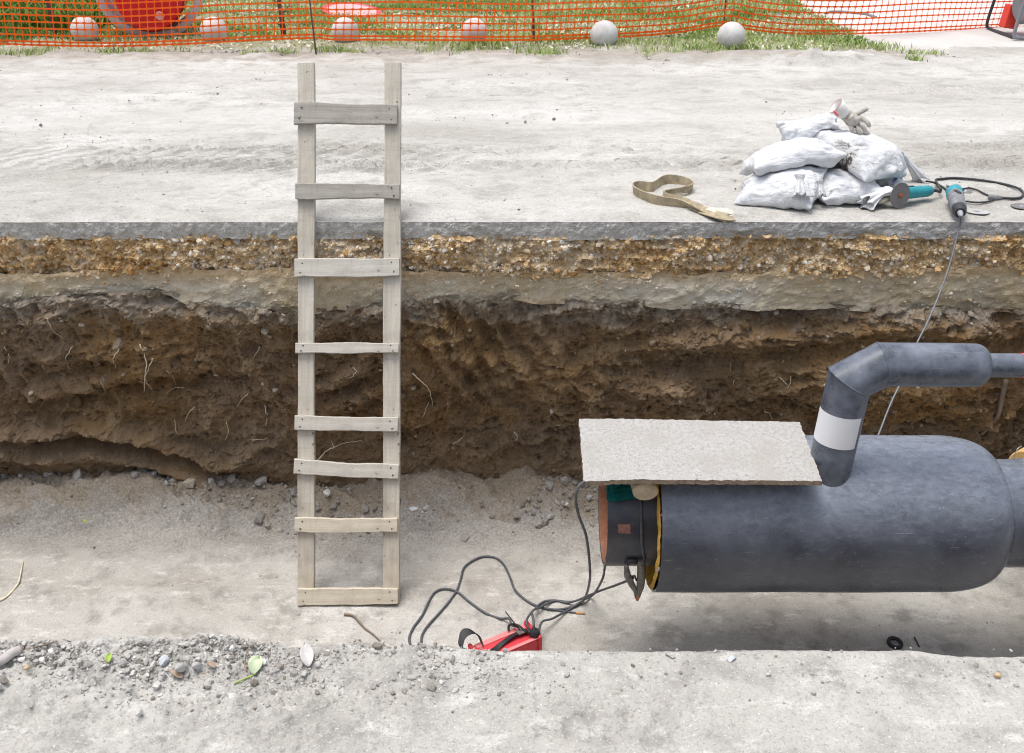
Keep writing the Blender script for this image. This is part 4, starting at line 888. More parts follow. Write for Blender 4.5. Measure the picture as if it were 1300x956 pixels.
b = MB(); b.tube(spline([wpt(LW * .16, -.05, .112), wpt(LW * .20, -.06, .135), wpt(LW * .30, -.03, .14), wpt(LW * .36, .02, .125)], 8), .006, 8); b.build('strap_loop', M_BLACK, wl)
b = MB(); b.box(wpt(LW * .30, .0, .122), (.045, .03, .010), Mx); bevel(b.build('buckle', M_CLAMP, wl, False), .004)
b = MB(); b.tube([wpt(LW * .30, .0, .12), wpt(LW * .18, -.09, .20)], .0035, 6); b.build('thin_rod', M_TOOLD, wl)

# ------------------------------------------------------------------ SACKS: inflated cloth simulated with numpy and settled one on another
HF_X0, HF_Y0, HF_D = .9, 5.0, .0125; HFN = (150, 120)
hf = np.zeros(HFN)
def hf_at(x, y):
    gx = np.clip((x - HF_X0) / HF_D, 0, HFN[0] - 1.001); gy = np.clip((y - HF_Y0) / HF_D, 0, HFN[1] - 1.001); i, j = gx.astype(int), gy.astype(int); a, b = gx - i, gy - j
    return hf[i, j] * (1 - a) * (1 - b) + hf[i + 1, j] * a * (1 - b) + hf[i, j + 1] * (1 - a) * b + hf[i + 1, j + 1] * a * b
def sack(cx, cy, yaw, L, Wd, vol, drop, seed, steps=240, tilt=0., neck=True):
    n, m = 48, 32; r = np.random.default_rng(seed)
    s_, t = np.meshgrid(np.linspace(-.5, .5, n), np.linspace(-.5, .5, m), indexing='ij')
    wid = np.ones_like(s_)
    if neck: wid = 1 - .55 * ss(.33, .5, s_)              # tied end is gathered
    A = np.zeros((2, n, m, 3)); A[..., 0] = s_ * L; A[..., 1] = t * Wd * wid
    bul = .03 * (1 - (2 * s_) ** 2) * (1 - (2 * t) ** 2); A[0, ..., 2] = bul; A[1, ..., 2] = -bul; A[..., 2] += .006 * r.normal(size=A.shape[:-1]) + .016 * fbm(A[..., 0] * 14 + seed, A[..., 1] * 14, np.array([0., 3.])[:, None, None], 2, seed) + A[..., 0] * math.tan(tilt)
    c, q = math.cos(yaw), math.sin(yaw); X = A[..., 0] * c - A[..., 1] * q; Yy = A[..., 0] * q + A[..., 1] * c; A[..., 0], A[..., 1] = X + cx, Yy + cy
    A[..., 2] += max(float(hf_at(A[0, ..., 0], A[0, ..., 1]).max()) + drop, drop)
    flat_l = L / (n - 1); flat_w = Wd / (m - 1)
    rest_w = flat_w * np.broadcast_to(wid[:, :1] * 0 + .5 * (wid[:, :1] + 1), (n, m - 1))
    V = np.zeros_like(A); dt = .02
    def con(P, Q, rest):
        d = Q - P; l = np.linalg.norm(d, axis=-1, keepdims=True) + 1e-9; e = (l - rest)
        e = np.where(e > 0, e, e * .015) * .5; g = d / l * e; P += g; Q -= g
    dia = math.hypot(flat_l, flat_w)
    p0 = 0.
    for it in range(steps):
        dx = np.gradient(A, axis=1); dy = np.gradient(A, axis=2); nr = np.cross(dx, dy); nr[1] *= -1
        vol_now = float(((A - A.mean((0, 1, 2))) * nr).sum() / 3)
        p0 = np.clip((vol - vol_now) / vol * 200, -4, 45)
        ztop = A[..., 2].max(); pr = p0 + 9 * (ztop - A[..., 2])
        acc = nr * (pr[..., None]) * 2500; acc[..., 2] -= 0.8
        V = (V + acc * dt) * .90; sp_ = np.linalg.norm(V, axis=-1, keepdims=True); V *= np.minimum(1, .9 / (sp_ + 1e-9)); old = A.copy(); A = A + V * dt
        for _ in range(7):
            for k in (0, 1):
                con(A[:, k:n - 1:2], A[:, k + 1:n:2], flat_l); 
                con(A[:, :, k:m - 1:2], A[:, :, k + 1:m:2], rest_w[None, :, k::2, None][:, :, :A[:, :, k + 1:m:2].shape[2]])
                con(A[:, k:n - 1:2, :-1], A[:, k + 1:n:2, 1:], dia); con(A[:, k:n - 1:2, 1:], A[:, k + 1:n:2, :-1], dia)
            for sl in ((slice(0, 1), slice(None)), (slice(n - 1, n), slice(None)), (slice(None), slice(0, 1)), (slice(None), slice(m - 1, m))):
                av = A[:, sl[0], sl[1]].mean(0, keepdims=True); A[:, sl[0], sl[1]] = av
            h = hf_at(A[..., 0], A[..., 1]) + .003; pen = np.clip(h - A[..., 2], 0, .02)
            A[..., 2] += pen
        V = (A - old) / dt
        ct = (A[..., 2] < hf_at(A[..., 0], A[..., 1]) + .006); V[ct] *= np.array([.35, .35, .35])
    # write the settled shape into the height field
    for lay in A:
        Pp = [lay]
        Pp.append((lay[1:] + lay[:-1]) / 2); Pp.append((lay[:, 1:] + lay[:, :-1]) / 2)
        for q_ in Pp:
            gx = np.clip(np.round((q_[..., 0] - HF_X0) / HF_D).astype(int), 0, HFN[0] - 1).ravel(); gy = np.clip(np.round((q_[..., 1] - HF_Y0) / HF_D).astype(int), 0, HFN[1] - 1).ravel(); np.maximum.at(hf, (gx, gy), q_[..., 2].ravel())
    for _ in range(1):
        k = hf.copy(); k[1:-1, 1:-1] = np.maximum(k[1:-1, 1:-1], (hf[:-2, 1:-1] + hf[2:, 1:-1] + hf[1:-1, :-2] + hf[1:-1, 2:]) / 4); hf[:] = k
    f0 = grid_faces(n, m); f1 = grid_faces(n, m, n * m)[:, ::-1]
    dx = np.gradient(A, axis=1); dy = np.gradient(A, axis=2); nr = np.cross(dx, dy); nr[1] *= -1; nr /= np.linalg.norm(nr, axis=-1, keepdims=True) + 1e-9
    rimf = ss(.5, .44, np.abs(s_)) * ss(.5, .42, np.abs(t)); endw = .45 + .9 * ss(.12, .45, np.abs(s_))
    for k in (0, 1):       # creases in the woven cloth, running towards the ends
        wr = (ridged(s_ * 2.6 + seed + 7 * k, t * 8.5 + 1.3 * fbm(s_ * 4, t * 4, k, 2, seed), 0, 2, seed + k) - .5) * .0115 * endw + .009 * fbm(s_ * 9 + seed, t * 7, k * 3., 2, seed + 4)
        A[k] += nr[k] * (wr * rimf)[..., None]
    A[..., 2] = np.maximum(A[..., 2], .002)
    co = A.reshape(-1, 3)
    # weld the shared rim
    idx = np.arange(2 * n * m).reshape(2, n, m); rep = np.arange(2 * n * m)
    for sl in ((0, slice(None)), (n - 1, slice(None)), (slice(None), 0), (slice(None), m - 1)): rep[idx[1][sl]] = idx[0][sl]
    F = rep[np.concatenate([f0, f1])]
    used = np.unique(F); mp = np.full(2 * n * m, -1); mp[used] = np.arange(len(used))
    return co[used], mp[F], A
def tuft(name, p, d, Lt, r0, r1, parent, seed, mat=None):
    """gathered, tied sack mouth: pleated flaring tube"""
    d = unit(np.asarray(d, float)); e1 = unit(np.cross(d, [.1, .2, 1.])); e2 = np.cross(d, e1); n = 40; k = 14; vs = []
    for i in range(k):
        t = i / (k - 1); rad = r0 * (1 - t * 1.6) if t < .3 else r0 * .52 + (r1 - r0 * .52) * ((t - .3) / .7) ** 1.3
        for j in range(n):
            a = 2 * math.pi * j / n; fl_ = 1 + .32 * t * math.sin(a * 7 + seed) + .22 * t * math.sin(a * 3 + seed * 2 + t * 2)
            vs.append(p + d * Lt * (t + .10 * t * math.sin(a * 5 + seed)) + rad * fl_ * (math.cos(a) * e1 + .62 * math.sin(a) * e2) + np.array([0, 0, -.03 * t * t]))
    o = make_obj(name, np.array(vs), grid_faces(k, n, closed=True), mat or M_SACK, parent); md = o.modifiers.new('thick', 'SOLIDIFY'); md.thickness = .002; return o
SACKS = [  # cx, cy, yaw, L, W, vol, label, material, tied end
    (1.93, 5.64, R(8), .44, .38, .0165, 'white sack lying lowest in the middle of the pile next to the grinder', M_SACK, False),
    (1.57, 5.58, R(-30), .48, .46, .0235, 'white sack at lower left of the pile, nearest corner pointing at the trench', M_SACK, False),
    (2.17, 5.90, R(70), .50, .42, .0215, 'white sack at the right end of the pile behind the grinder, dark strap on it', M_SACK, True),
    (1.78, 5.98, R(4), .50, .44, .0240, 'white sack at the back of the pile mostly hidden by the others', M_SACK, False),
    (1.64, 5.72, R(4), .58, .43, .0235, 'plump white sack lying across the top left of the pile', M_SACK, False),
    (2.04, 5.78, R(-65), .58, .44, .0225, 'white sack with black dirt smudges draped over the middle of the pile', M_SACKD, False),
    (1.83, 5.93, R(16), .44, .34, .0098, 'small white sack under the work glove on top of the pile', M_SACK, False)]
sack_ob = []
for i, (cx_, cy_, yw, L, Wd, vol, lab_, mt, tie) in enumerate(SACKS):
    co, F, A = sack(cx_, cy_, yw, L, Wd, vol, .05, 300 + i, neck=tie)
    root = thing('sandbag', (co[:, 0].mean(), co[:, 1].mean(), co[:, 2].min()), lab_, 'sandbag', 'white sandbags piled at the road edge')
    o = make_obj('sack', co, F, mt, root); sb = o.modifiers.new('smooth', 'SUBSURF'); sb.levels = 1; sb.render_levels = 1
    sack_ob.append((root, A))
P0 = lambda px, py, y: atY(px, py, y)
tuft('tied_mouth', P0(1015, 222, 5.37), (.05, -.5, -.55), .10, .035, .05, sack_ob[1][0], 1)
tuft('tied_mouth', P0(1128, 243, 5.50), (-.8, -.35, -.12), .16, .05, .055, sack_ob[0][0], 2)
tuft('tied_mouth', P0(1143, 197, 5.98), (.8, .05, -.62), .19, .04, .05, sack_ob[2][0], 3)
tuft('tied_mouth', P0(1040, 230, 5.42), (.2, -.5, -.7), .06, .03, .03, sack_ob[4][0], 4)
# navy strap handle on the right-hand sack
pt = spline([P0(1144, 204, 5.83), P0(1142, 212, 5.76), P0(1138, 224, 5.66), P0(1133, 234, 5.56)], 6)
ribbon(pt, np.tile(np.array([.028, .012, .0]), (len(pt), 1)), .004, 'dark_strap', M_NAVY, sack_ob[2][0])

# ------------------------------------------------------------------ work glove on top of the sacks
GY = 5.87
def G(px, py, d=0.): return P0(px, py, GY - d)
gl = thing('work_glove', G(1082, 160), 'dirty leather work glove with white cuff lying on top of the sandbags', 'glove')
verts = [('cuff', G(1066, 139), .036), ('wr', G(1073, 145), .037), ('p1', G(1080, 151, .01), .042), ('p2', G(1086, 156, .02), .040)]
chains = [[(1094, 150, .02, .017), (1099, 153, .045, .0145), (1103, 157, .055, .0135), (1104, 161, .045, .012)],
          [(1092, 156, .03, .018), (1096, 162, .055, .015), (1099, 168, .06, .014), (1103, 170, .05, .012)],
          [(1087, 160, .03, .017), (1090, 166, .055, .0145), (1093, 171, .055, .0135), (1097, 172, .045, .0115)],
          [(1080, 159, .025, .016), (1082, 165, .045, .0135), (1084, 169, .05, .012), (1087, 170, .045, .010)],
          [(1085, 146, -.0, .019), (1092, 142, -.0, .0165), (1098, 139, .0, .0155), (1103, 137.5, .0, .014)]]
vs = [v[1] for v in verts]; rd = [v[2] for v in verts]; es = [(0, 1), (1, 2), (2, 3)]
for ci, ch in enumerate(chains):
    prev = 3 if ci in (1, 2) else 2
    if ci == 0: prev = 3
    if ci == 4: prev = 1
    for (a, c_, d_, r_) in ch:
        vs.append(G(a, c_, d_)); rd.append(r_); es.append((prev, len(vs) - 1)); prev = len(vs) - 1
base = np.array(gl.location); me = bpy.data.meshes.new('glove_body'); me.from_pydata([tuple(v - base) for v in vs], es, []); me.update(); me.materials.append(M_GLOVE)
go = bpy.data.objects.new('glove_body', me); C.objects.link(go); go.parent = gl
sk = go.modifiers.new('skin', 'SKIN'); sk.use_smooth_shade = True
for i, r_ in enumerate(rd): me.skin_vertices[0].data[i].radius = (r_, r_)
me.skin_vertices[0].data[2].use_root = True
sb = go.modifiers.new('sub', 'SUBSURF'); sb.levels = 2; sb.render_levels = 2
tx = bpy.data.textures.new('glove_creases', 'CLOUDS'); tx.noise_scale = .022; dm = go.modifiers.new('creases', 'DISPLACE'); dm.texture = tx; dm.strength = .010; dm.mid_level = .5
d_ = unit(G(1061, 134) - G(1075, 146)); b = MB()
b.lathe([(-.02, .036), (.0, .043), (.03, .046), (.058, .049), (.060, .046), (.03, .042), (0, .036)], G(1070, 142), d_, 28); cf = b.build('cuff', M_CUFF, gl); cf.scale = (1, 1, 1)
b = MB(); ringp = [G(1070, 142) + d_ * .060 + .049 * (math.cos(a) * unit(np.cross(d_, [0, 1., 0])) + math.sin(a) * np.cross(d_, unit(np.cross(d_, [0, 1., 0])))) for a in np.linspace(0, 2 * math.pi, 30)]
b.tube(ringp, .0010, 6, False); b.build('red_hem', M_RED, gl)
b = MB(); b.tube(spline([G(1058, 141, .05), G(1061, 144, .055), G(1064, 147, .05)], 5), .0055, 8); b.build('red_tab', M_RED, gl)

# ------------------------------------------------------------------ lifting sling on the road
sp_pts = [(925, 276, 0), (906, 271, .15), (884, 264.5, .5), (862, 259.5, .9), (838, 256, 1), (818, 250, 1), (806, 244, 1), (804.5, 239, 1), (812, 237, 1), (826, 238.5, .95), (833, 236, 1), (840, 231, 1), (850, 228.5, 1), (866, 231, 1), (876, 235, 1), (878, 240, 1), (868, 243.5, 1), (852, 246.5, 1), (842, 249, 1), (846, 252.5, .9), (862, 255.5, .6), (880, 262, .4), (900, 268.5, .2), (924, 273, .05)]
ctrl = np.array([list(atZ(a, b_, .028)) + [c_] for a, b_, c_ in sp_pts]); sp_ = spline(ctrl, 8)
pt = sp_[:, :3].copy(); tw = np.clip(sp_[:, 3], 0, 1); T = np.gradient(pt, axis=0); T[:, 2] = 0; T /= np.linalg.norm(T, axis=1, keepdims=True) + 1e-9
side = np.stack([-T[:, 1], T[:, 0], 0 * tw], -1); ang = tw * R(82); wv = side * np.cos(ang)[:, None] * .058 + np.array([0, 0, 1.])[None] * np.sin(ang)[:, None] * .058
pt[:, 2] = .004 + .5 * np.abs(wv[:, 2]) + .004 * (1 - tw) + np.linspace(.0, .014, len(pt)) * (1 - tw)
sl = thing('lifting_sling', (1.1, 5.5, 0), 'beige webbing sling lying twisted in a loop on the road left of sandbags', 'strap')
ribbon(pt, wv, .007, 'webbing', M_STRAP, sl)
# stitched frayed eye at the right end
for k, (a, b_, c_, d_2) in enumerate([((886, 264), (905, 269), (920, 272), (931, 274)), ((890, 268), (908, 273.5), (921, 277), (932, 277.5)), ((884, 262), (903, 266.5), (918, 267.5), (930, 270))]):
    q = spline([atZ(*a, .02 + .004 * k), atZ(*b_, .022 + .006 * k), atZ(*c_, .016 + .006 * k), atZ(*d_2, .010 + .006 * k)], 8); T = np.gradient(q, axis=0); sd_ = np.stack([-T[:, 1], T[:, 0], 0 * T[:, 0]], -1); sd_ /= np.linalg.norm(sd_, axis=1, keepdims=True)
    ribbon(q, sd_ * .045 + np.array([0, 0, .012]), .006, 'stitched_end', M_STRAPE if k != 1 else M_STRAP, sl)
for k in range(14):
    a = atZ(rng.uniform(858, 868), rng.uniform(248, 252), .03); b = MB(); b.tube([a, a + np.array([rng.normal(0, .012), 0, .012]), a + np.array([rng.normal(.01, .02), -.01, rng.uniform(.005, .028)])], .0016, 5); b.build('frayed_thread', M_STRAPE, sl)

# ------------------------------------------------------------------ angle grinder, second tool, discs and cords
gd = atZ(1140, 263.5, 0.0); gd[2] = .072
gn = unit(np.array([.42, -.90, .10])); gb = unit(np.array([.90, .42, -.06]))
gr = thing('angle_grinder', (gd[0], gd[1], 0), 'teal angle grinder with grey cutting disc lying against the sandbags', 'grinder')
b = MB(); b.lathe([(-.0015, .0001), (-.0015, .072), (.0015, .072), (.0015, .0001)], gd, gn, 48); auto(b.build('cutting_disc', M_DISC, gr))
b = MB(); b.lathe([(.0015, .016), (.006, .016), (.006, .010), (.016, .009), (.016, .0001)], gd, gn, 8); auto(b.build('clamp_nut', M_BRASS, gr))
b = MB(); b.lathe([(-.05, .026), (-.042, .031), (-.02, .031), (-.004, .020)], gd - gn * .006, gn, 24); auto(b.build('gear_head', M_TOOLG, gr))
gc = gd - gn * .048
b = MB(); b.lathe([(-.03, .022), (.0, .032), (.05, .034), (.06, .036), (.12, .036), (.20, .034), (.262, .033), (.285, .027), (.288, .0001)], gc, gb, 28); bo = auto(b.build('motor_body', M_TEALP, gr), 45)
b = MB(); b.lathe([(.0, .0345), (.002, .0352), (.045, .0352), (.047, .0345)], gc, gb, 28); auto(b.build('front_collar', M_TOOLG, gr))
b = MB(); b.box(gc + gb * .12 + np.array([0, 0, .036]), (.05, .014, .008), np.stack([gb, np.cross([0, 0, 1.], gb), [0, 0, 1.]], 1)); bevel(b.build('switch', M_TOOLD, gr, False), .003)
b = MB(); b.tube([gc + gb * .28, gc + gb * .32, gc + gb * .37 + np.array([0, 0, -.012])], [.013, .010, .007], 10); b.build('cord_sleeve', M_TOOLD, gr)
b = MB(); b.tube([gc - gb * .005 + np.array([0, 0, -.02]), gc + np.array([-.06, -.02, -.034]), gc + np.array([-.10, -.035, -.036])], [.014, .017, .013], 12); b.build('side_handle', plain('handle_tan', (.42, .40, .33), .7, .2), gr)
ga = gc + gb * .37
def rd_(px, py, z=.008): return atZ(px, py, z)
cable('power_cord', [ga, rd_(1188, 229), rd_(1196, 227), rd_(1212, 226), rd_(1235, 227.5), rd_(1258, 230.5), rd_(1280, 235), rd_(1294, 240), rd_(1299, 246), rd_(1296, 250.5), rd_(1286, 252), rd_(1270, 251), rd_(1260, 250.5)], .0075, M_CABLED, '', 8, gr)
cable('power_cord', [rd_(1176, 230, .06), rd_(1186, 232, .03), rd_(1196, 237), rd_(1204, 243), rd_(1210, 248, .012)], .006, M_CABLED, '', 8, gr)
cable('looped_cord', [rd_(1228, 238), rd_(1240, 241), rd_(1250, 246), rd_(1259, 250), rd_(1261, 253), rd_(1254, 256), rd_(1240, 257), rd_(1226, 255.5)], .0055, M_CABLED, 'thin dark cord in a small loop beside the cord connector', 8)
b = MB(); a0, a1 = rd_(1257, 250.5, .014), rd_(1272, 250.8, .012); b.tube([a0 + np.array([-.01, 0, 0]), a0, a0 * .6 + a1 * .4, a1], [.010, .019, .016, .008], 10); b.v = [p if i else p for i, p in enumerate(b.v)]
tag(b.build('cord_connector', M_TOOLG, None, True, a0 * np.array([1, 1, 0])), 'grey cord connector plug lying on the road where two cords meet', 'plug')
# second tool: teal collar, grey tail, cord falling into the trench
t0, t1 = rd_(1212, 246, .065), rd_(1219, 270, .055); td = unit(t1 - t0); TL = np.linalg.norm(t1 - t0)
tl = thing('power_tool', ((t0[0] + t1[0]) / 2, (t0[1] + t1[1]) / 2, 0), 'teal and grey power tool at the road edge with tail towards the trench', 'power tool')
b = MB(); b.lathe([(-.06, .0001), (-.06, .036), (-.03, .046), (.03, .047), (.035, .043)], t0, td, 28); auto(b.build('teal_collar', M_TEALP, tl), 45)
b = MB(); b.lathe([(.03, .043), (.08, .044), (TL * .78, .040), (TL * .80, .0365)], t0, td, 28); auto(b.build('grey_body', M_TOOLG, tl), 45)
b = MB(); b.lathe([(TL * .78, .038), (TL * .95, .034), (TL * 1.0, .026), (TL * 1.0, .0001)], t0, td, 28); auto(b.build('tail_cap', M_TOOLD, tl), 45)
b = MB(); b.lathe([(TL, .016), (TL + .05, .011), (TL + .06, .0001)], t0, td, 14); auto(b.build('cord_sleeve', M_CABLEP, tl), 45)
b = MB(); b.box(t0 + td * .1 + np.array([0, 0, .042]), (.022, .06, .012)); bevel(b.build('switch', M_TOOLD, tl, False), .004)
# the drop cord
ed = t0 + td * (TL + .05)
cable('power_cord', [ed, atY(1219, 284, 5.165), atY(1215, 300, 5.14), atY(1206, 335, 5.06), atY(1193, 372, 4.96), atY(1178, 408, 4.84), atY(1162, 440, 4.70), atY(1147, 478, 4.55), atY(1131, 512, 4.42), atY(1118, 545, 4.32), atY(1113, 560, 4.28), atY(1112, 580, 4.24)], .0048, M_CORDG, '', 8, tl)
for k, (px, py, r_, mt, lab_, z) in enumerate([(1215, 235, .062, M_DISCP, 'pale abrasive disc lying on top of the cords behind the second tool', .022), (1222, 242, .055, M_DISC, 'thin abrasive disc half hidden under the pale disc behind the second tool', .006), (1240, 268.5, .066, M_DISCP, 'abrasive disc lying flat at the road edge right of second tool', .006), (1300, 262, .07, M_DISC, 'grey disc lying on the road at the far right edge of the photo', .006)]):
    p = atZ(px, py, z); t_ = thing('abrasive_disc', (p[0], p[1], 0), lab_, 'disc', 'spare abrasive discs lying on the road')
    nrm_ = unit(np.array([rng.normal(0, .04), rng.normal(0, .04), 1])); b = MB(); b.lathe([(-.0015, .011), (-.0015, r_), (.0015, r_), (.0015, .011), (-.0015, .011)], p, nrm_, 40); auto(b.build('grit_wheel', mt, t_))
    b = MB(); b.lathe([(.0016, .011), (.0022, .012), (.0022, .024), (.0016, .025)], p, nrm_, 30); auto(b.build('centre_ring', M_CABLEP, t_))

# ------------------------------------------------------------------ SAFETY NET AND POSTS
ctl = [(-40, 54, 11.02), (0, 55.5, 11.02), (60, 57.5, 11.02), (120, 58.5, 11.0), (170, 58, 11.0), (250, 55, 11.02), (310, 51.5, 11.05), (400, 48, 11.05), (420, 50, 11.0), (500, 50.5, 11.05), (600, 51, 11.1), (675, 50.5, 11.2), (745, 48, 11.45), (800, 46, 11.7), (860, 41, 11.85), (919, 32, 11.95), (950, 37, 12.0), (1000, 42, 12.0), (1060, 43, 12.0), (1120, 41.5, 12.1), (1180, 39, 12.3), (1250, 35.5, 12.7), (1340, 32, 13.0), (1450, 30, 13.2)]
net_c = spline(np.array([atY(a, b_, c_) for a, b_, c_ in ctl]), 10)
arc_ = np.concatenate([[0], np.cumsum(np.linalg.norm(np.diff(net_c[:, :2], axis=0), axis=1))])
CELL = .084; ns = int(arc_[-1] / CELL); s_ = np.linspace(0, arc_[-1], ns * 3 + 1); bot = np.stack([np.interp(s_, arc_, net_c[:, k]) for k in range(3)], -1)
TAN = np.gradient(bot, axis=0); TAN[:, 2] = 0; TAN /= np.linalg.norm(TAN, axis=1, keepdims=True); NN = np.stack([TAN[:, 1], -TAN[:, 0], 0 * s_], -1)
ROWS = 14; RH = np.concatenate([[0, .035], .035 + .068 * np.arange(1, ROWS)])
def net_pt(i, h):
    lean = .10 * np.sin(s_[i] * .9) + .08 * np.sin(s_[i] * 2.1 + 1)
    wob = .015 * np.sin(s_[i] * 5 + h * 3)
    return bot[i] + np.stack([.10 * h * np.ones_like(s_[i]) + .03 * np.sin(s_[i] * 1.7) * h, 0 * s_[i], h * (1 + .015 * np.sin(s_[i] * 3)) + 0 * s_[i]], -1) + NN[i] * ((lean * h) + wob * h)[:, None]
idx = np.arange(len(s_)); V, F, off = [], [], 0
def strip(P, wv, th_):
    global off
    N_ = np.cross(np.gradient(P, axis=0), wv); N_ /= np.linalg.norm(N_, axis=1, keepdims=True) + 1e-9
    sec = np.stack([P + wv + N_ * th_, P - wv + N_ * th_, P - wv - N_ * th_, P + wv - N_ * th_], 1); V.append(sec.reshape(-1, 3)); F.append(grid_faces(len(P), 4, off, True)); off += 4 * len(P)
for h in RH:
    P_ = net_pt(idx, h); fat = (.0062 + .0045 * (idx % 3 == 0)) * (1.15 if h < .05 else 1) * (1.15 - .25 * ss(3, 6, P_[:, 0])); strip(P_, np.array([0, 0, 1.])[None] * fat[:, None], .0012)
nh = len(V); 
for i in idx[::3]:
    P_ = np.stack([net_pt(np.array([i]), h)[0] for h in RH]); wq = (.0048 - .002 * float(ss(2.5, 5, P_[0, 0]))); strip(P_, np.tile(TAN[i] * wq, (len(RH), 1)), .0010)
fen = thing('safety_net', (0, 11.0, 0), 'orange plastic safety netting strung along the lawn edge on thin posts', 'safety netting')
nf = np.concatenate(F); nv_ = np.concatenate(V); stuff(make_obj('netting', nv_, nf, M_NET, fen, False))
def post(pts, r, mat=M_POST): return MB().tube(pts, r, 8).build('post', mat, fen)
def gp(px, py, h, dx=0., dy=0.): a = atZ(px, py, 0); return [a + np.array([0, 0, -.05]), a + np.array([dx, dy, h])]
post(gp(402, 72, 1.15, -.10, .25), .009); post(gp(72, 49, 1.2, -.08, .05), .028); post(gp(678, 57, 1.2, -.045, .03), .015); post(gp(919, 30, 1.2, 0, .02), .010); post(gp(1405, 38, 1.2, 0, .02), .012)
# sapling stump with twigs standing in the net
sp0 = atZ(361, 50, 0); sap = thing('dead_sapling', sp0, 'dark bare sapling stem with stubby twigs standing behind the net', 'sapling')
MB().tube([sp0 + np.array([0, 0, -.03]), sp0 + np.array([-.01, 0, .3]), sp0 + np.array([-.04, 0, .75]), sp0 + np.array([-.03, 0, 1.1])], [.035, .028, .022, .014], 8).build('trunk', M_POST, sap)
for k in range(7):
    z0 = .15 + .12 * k; sg = 1 if k % 2 else -1; MB().tube([sp0 + np.array([-.02, 0, z0]), sp0 + np.array([-.02 + sg * .07, -.02, z0 + .05]), sp0 + np.array([-.02 + sg * .13, -.03, z0 + .13])], [.010, .007, .004], 6).build('twig', M_POST, sap)

# ------------------------------------------------------------------ concrete balls
ball_px = [(107.5, 38), (271.5, 39), (438, 40), (602, 41), (767, 44), (928.5, 46)]
wh = ['behind the net beside the red barrel on its left', 'behind the net just right of the grey ring and red barrel', 'behind the net below the faded red disc sign', 'behind the net midway between ladder top and uncovered balls', 'in front of the net, left one of two uncovered', 'in front of the net, right one of two uncovered']
first = None
for (px, py), w_ in zip(ball_px, wh):
    q = atZ(px, py + 17.5, 0.0); z0 = .135; yb = q[1] + .10
    p = atY(px, py, yb); rad = .152
    if first is None:
        b = MB(); g = ico(4); vv_ = g[0] * (1 + .006 * fbm(g[0][:, 0] * 3, g[0][:, 1] * 3, g[0][:, 2] * 3, 3, 250)[:, None]); first = o = make_obj('concrete_ball', vv_ * rad + p, g[1], M_BALL, None, True, p)
    else: o = first.copy(); C.objects.link(o); o.location = tuple(p)
    o.rotation_euler = (0, 0, rng.random() * 6.28); tag(o, 'grey concrete ball ' + w_, 'bollard ball', 'concrete balls along the lawn edge')

# ------------------------------------------------------------------ grey ring with red barrel, disc sign, slab
rc = atY(191, -8, 12.0); rc[1] = 12.0; RR = .60; rc[2] = RR
rgx = rc[0]
rgt = thing('pipe_ring', (rgx, 12.0, 0), 'large pale grey ring standing upright on grass behind the net at left', 'ring')
b = MB(); rdir = unit(np.array([.15, -1, -.12])); b.lathe([(-.14, RR), (.14, RR), (.15, RR - .02), (.15, RR - .075), (.14, RR - .09), (-.14, RR - .09), (-.14, RR)], (rgx, 12.0, RR), rdir, 56); auto(b.build('ring_wall', M_RING, rgt), 40)
b = MB(); b.lathe([(.151, RR - .022), (.154, RR - .03), (.154, RR - .065), (.151, RR - .073)], (rgx, 12.0, RR), rdir, 56); auto(b.build('rim_face', M_RING, rgt), 40)
bt_ = thing('red_barrel', (rgx, 12.05, .12), 'bright red plastic barrel lying inside the grey ring, bottom facing the road', 'barrel')
bc = np.array([rgx - .01, 12.06, .12 + .36]); b = MB(); b.lathe([(.32, .0001), (.32, .29), (.335, .30), (.33, .33), (.30, .35), (.1, .362), (.05, .368), (-.3, .37), (-.55, .35)], bc, rdir, 48); auto(b.build('barrel_shell', M_BARR, bt_), 40)
for dd in (.1, -.2):
    b = MB(); b.lathe([(dd, .36), (dd + .015, .375), (dd + .03, .36)], bc, rdir, 48); b.build('barrel_hoop', M_BARR, bt_)
b = MB(); b.lathe([(.321, .05), (.34, .045), (.34, .0001)], bc + np.array([.12, 0, -.16]), rdir, 16); auto(b.build('bung', M_SIGNP, bt_))
# wooden chock that keeps the barrel in the ring
b = MB(); b.box((rgx + .05, 12.02, .105), (.5, .16, .05)); tag(bevel(b.build('wood_chock', M_CUT, None, False, (rgx, 12.02, .08)), .006), 'brown wooden chock under the red barrel inside the grey ring', 'wood')
sc = atZ(447, 13.5, .08); sg = thing('disc_sign', (sc[0], sc[1], 0), 'round faded red and white disc sign lying on the grass behind the net', 'sign')
sn = unit(np.array([.10, -.12, 1])); b = MB(); b.lathe([(-.008, .0001), (-.008, .40), (.004, .40), (.004, .335)], sc, sn, 56); auto(b.build('red_rim', M_SIGNR, sg))
b = MB(); b.lathe([(.0035, .336), (.0035, .0001)], sc, sn, 56); b.build('faded_face', M_SIGNP, sg)
q = atZ(500, 5, .0); sl_ = thing('grey_slab', (q[0], q[1] + .3, 0), 'low grey slab with a pale rounded end lying on the grass at top', 'slab')
b = MB(); b.box((q[0] - .12, q[1] + .42, .12), (.72, .5, .14)); bevel(b.build('slab_body', M_SLABG, sl_, False), .03, 3)
b = MB(); b.lathe([(-.24, .0001), (-.24, .10), (-.2, .13), (.2, .13), (.24, .10), (.24, .0001)], (q[0] + .36, q[1] + .44, .14), (0, 1, 0), 28); auto(b.build('rounded_end', M_SLABW, sl_))
b = MB(); b.box((q[0] - .02, q[1] + .42, .025), (.8, .42, .05)); b.build('dark_base', M_TOOLD, sl_, False)
